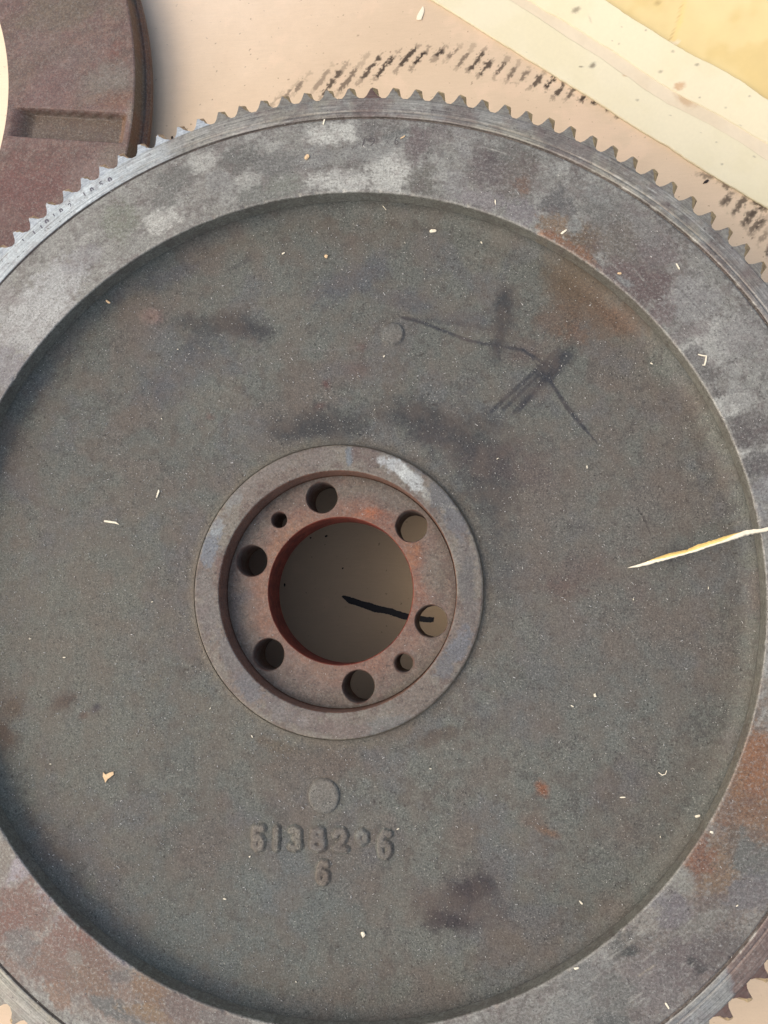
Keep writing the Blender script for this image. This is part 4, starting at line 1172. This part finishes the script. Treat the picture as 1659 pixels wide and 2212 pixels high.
def zl(f):       # rises from the web up over the rim edge
    return Z_WEB + .0006 + (abs(Z_WEB) + .0006) * float(sstep(0.0, 10.2, np.array(f))) if f < 10.2 else .0012


Vm, Fm, Vy, Fy = [], [], [], []
for i in range(len(upE) - 1):
    for q in range(5):
        f = i + q / 5
        u_ = [upE[i][c] + (upE[i + 1][c] - upE[i][c]) * q / 5 for c in (0, 1)]
        l_ = [loE[i][c] + (loE[i + 1][c] - loE[i][c]) * q / 5 for c in (0, 1)]
        z = zl(f)
        U = np.array(at(*u_, z)) + np.array([0, random.gauss(0, .00008)]); Lw = np.array(at(*l_, z)) + np.array([0, random.gauss(0, .00008)])
        s = float(sstep(1.5, 4, np.array(f)) * (1 - sstep(8, 10, np.array(f)))) * .62
        mid = U + (Lw - U) * (s + .02)
        th = .0004 + .0012 * min(1, f / 4)
        k = len(Vm) // 4
        Vm += [(*mid, z + th), (*(mid + (Lw - mid) * .8), z + th * .8), (*Lw, z + th * .1), (*((mid + Lw) / 2), z - .0001)]
        Vy += [(*U, z + th * .35), (*(U + (mid - U) * .5), z + th * .95), (*mid, z + th * .98), (*((mid + U) / 2), z - .0001)]
        if k:
            for t_ in range(4):
                for FF in (Fm, Fy):
                    FF.append(((k - 1) * 4 + t_, (k - 1) * 4 + (t_ + 1) % 4, k * 4 + (t_ + 1) % 4, k * 4 + t_))
mesh_obj('pale_face', Vm, Fm, M_WOOD, root, False)
mesh_obj('yellow_stripe', Vy, Fy, M_WOODY, root, False)

# small splinters scattered over the flywheel: individuals
tiny = [(1407, 786), (1460, 842), (1268, 1009), (1193, 1040), (1075, 991), (1236, 1525), (1368, 1295), (486, 1941), (1426, 1807), (1336, 1977), (1592, 1956), (385, 755), (230, 652), (218, 702), (810, 885), (760, 945),
        (565, 660), (490, 648), (400, 630), (875, 525), (1040, 525), (990, 545), (1225, 1420), (1550, 1050), (1530, 1270), (1640, 1590), (1520, 1440), (140, 1420), (205, 1330), (330, 1300), (350, 905), (310, 960), (545, 1590),
        (610, 1640), (720, 1700), (860, 1790), (1130, 1660), (1195, 1790), (1100, 1740), (930, 1660), (290, 2000), (170, 1960), (370, 2090), (640, 2120), (900, 2080), (1170, 2050), (540, 1850), (250, 1870), (110, 1650), (66, 1380),
        (1500, 1560), (1010, 1640), (455, 1530), (870, 1750), (1440, 1100), (1350, 760), (1160, 600), (1110, 560), (830, 770), (660, 790)]
tm = []
for s in range(5):
    q = random.Random(s)
    L, W = q.uniform(5, 8), q.uniform(1.8, 2.8)
    out_ = [(math.cos(t) * L / 2 * q.uniform(.85, 1.1) * mm(Z_WEB), math.sin(t) * W / 2 * q.uniform(.8, 1.2) * mm(Z_WEB)) for t in [i * math.pi / 3 for i in range(6)]]
    V, F = prism(out_, .0003, s)
    o = mesh_obj('wood_crumb', V, F, M_WOOD, None, False, None, None, True)
    tm.append(o.data); bpy.data.objects.remove(o)
HOURS = ['three', 'two', 'one', 'twelve', 'eleven', 'ten', 'nine', 'eight', 'seven', 'six', 'five', 'four']
seen_lab = set()
for i, (px, py) in enumerate(tiny):
    x, y, z = zpix(px, py)
    r_ = math.hypot(x, y)
    zone = 'on the rim' if r_ > R_IN else ('close to the hub' if r_ < .088 else ('halfway across the web' if r_ < .125 else 'on the outer web'))
    lab = "tiny pale wood crumb %s, at %s o'clock from the bore" % (zone, HOURS[int(round(math.degrees(math.atan2(y, x)) / 30)) % 12])
    if lab in seen_lab:
        continue
    seen_lab.add(lab)
    o = bpy.data.objects.new('wood_crumb', tm[i % 5])
    COL.objects.link(o)
    o.location = (x, y, z); o.rotation_euler = (0, 0, random.uniform(0, 3.14))
    f = random.uniform(.7, 1.25)
    o.scale = (f, f, 1)
    o['label'] = lab; o['category'] = 'wood crumb'; o['group'] = 'tiny wood crumbs scattered on the flywheel'

# sawdust: one mass nobody could count
N = 8500
ang_ = rng.uniform(0, 2 * math.pi, N); rad = np.sqrt(rng.uniform(R_BORE ** 2, .2 ** 2, N))
xx, yy = rad * np.cos(ang_), rad * np.sin(ang_)
dens = np.where(rad > R_IN, .35, np.where(rad < R_HUB, .30, 1.0)) * np.where(xx > .02, .62, 1.0) * (.35 + 1.3 * fbm(xx, yy, 30, 3, 5))
for (hx, hy, hr, hc) in holes: dens = np.where(np.hypot(xx - hx, yy - hy) < hr + hc + .0005, 0, dens)
ok = (rng.random(N) < dens) & (np.abs(rad - R_IN) > .0008) & (np.abs(rad - R_HUB) > .0006) & (np.abs(rad - R_REC) > .002)
xx, yy, rad = xx[ok], yy[ok], rad[ok]
V = []; F = []
al = math.radians(20)
for x, y in zip(xx, yy):
    r_ = math.hypot(x, y)
    z = zsurf(x, y)
    if R_IN - .0065 < r_ < R_IN:
        z = float(np.interp(r_, [p[0] for p in fil], [p[1] for p in fil])) + .0003
    L = (.00009 + rng.exponential(.00011)); W = .00005 + rng.random() * .00008
    L = min(L, .0008)
    t = -.6 + rng.normal(0, .8)
    c, s = math.cos(t), math.sin(t)
    k = len(V)
    for (a, b, h) in ((-L, -W, 0), (L, -W, 0), (L, W, 0), (-L, W, 0), (-L * .7, 0, .00014), (L * .7, 0, .00014)):
        V.append((x + a * c - b * s, y + a * s + b * c, z + h + .00005))
    F += [(k, k + 1, k + 5, k + 4), (k + 2, k + 3, k + 4, k + 5), (k + 1, k + 2, k + 5), (k + 3, k, k + 4)]
dust = mesh_obj('sawdust', V, F, mat_plain('sawdust_fleck', lin((196, 193, 184)), .55, .7, 900, .1), None, False)
dust['kind'] = 'stuff'; dust['label'] = 'fine pale sawdust sprinkled over the whole face of the flywheel'; dust['category'] = 'sawdust'

# dark crumbs on the cardboard, seen through the bore and at the top
for i, (px, py, L, W, an, lb) in enumerate([
        (*crop(820, 1620, 3.072, [(675, 272)])[0], 8, 5, 30, 'larger dark crumb on the cardboard inside the bore, near its top'),
        (*crop(820, 1620, 3.072, [(522, 290)])[0], 4, 5, 60, 'smaller dark crumb beside the larger one inside the bore'),
        (*crop(820, 1620, 3.072, [(268, 750)])[0], 4, 9, 5, 'upright dark crumb at the left side inside the bore'),
        (*crop(820, 1620, 3.072, [(837, 588)])[0], 4, 5, 0, 'dark crumb above the marker line in the middle of the bore'),
        (*crop(1648, 0, 2.074, [(1250, 1200)])[0], 16, 7, 35, 'dark scrap on the cardboard beside the ring gear teeth, upper right'),
        (*crop(0, 0, 2.074, [(1138, 910)])[0], 6, 10, 0, 'black crumb caught between two teeth at upper left')]):
    x, y = at(px, py, Z_CARD + .0003)
    V, F = prism([(math.cos(t) * L / 2 * mm(Z_CARD) * random.uniform(.7, 1.15), math.sin(t) * W / 2 * mm(Z_CARD) * random.uniform(.7, 1.15)) for t in [q * math.pi / 4 for q in range(8)]], .0004, i)
    o = mesh_obj('dark_crumb', V, F, M_CRACK, None, False, None, None, True)
    o.location = (x, y, Z_CARD + .0001); o.rotation_euler = (0, 0, math.radians(an))
    o['label'] = lb; o['category'] = 'crumb'
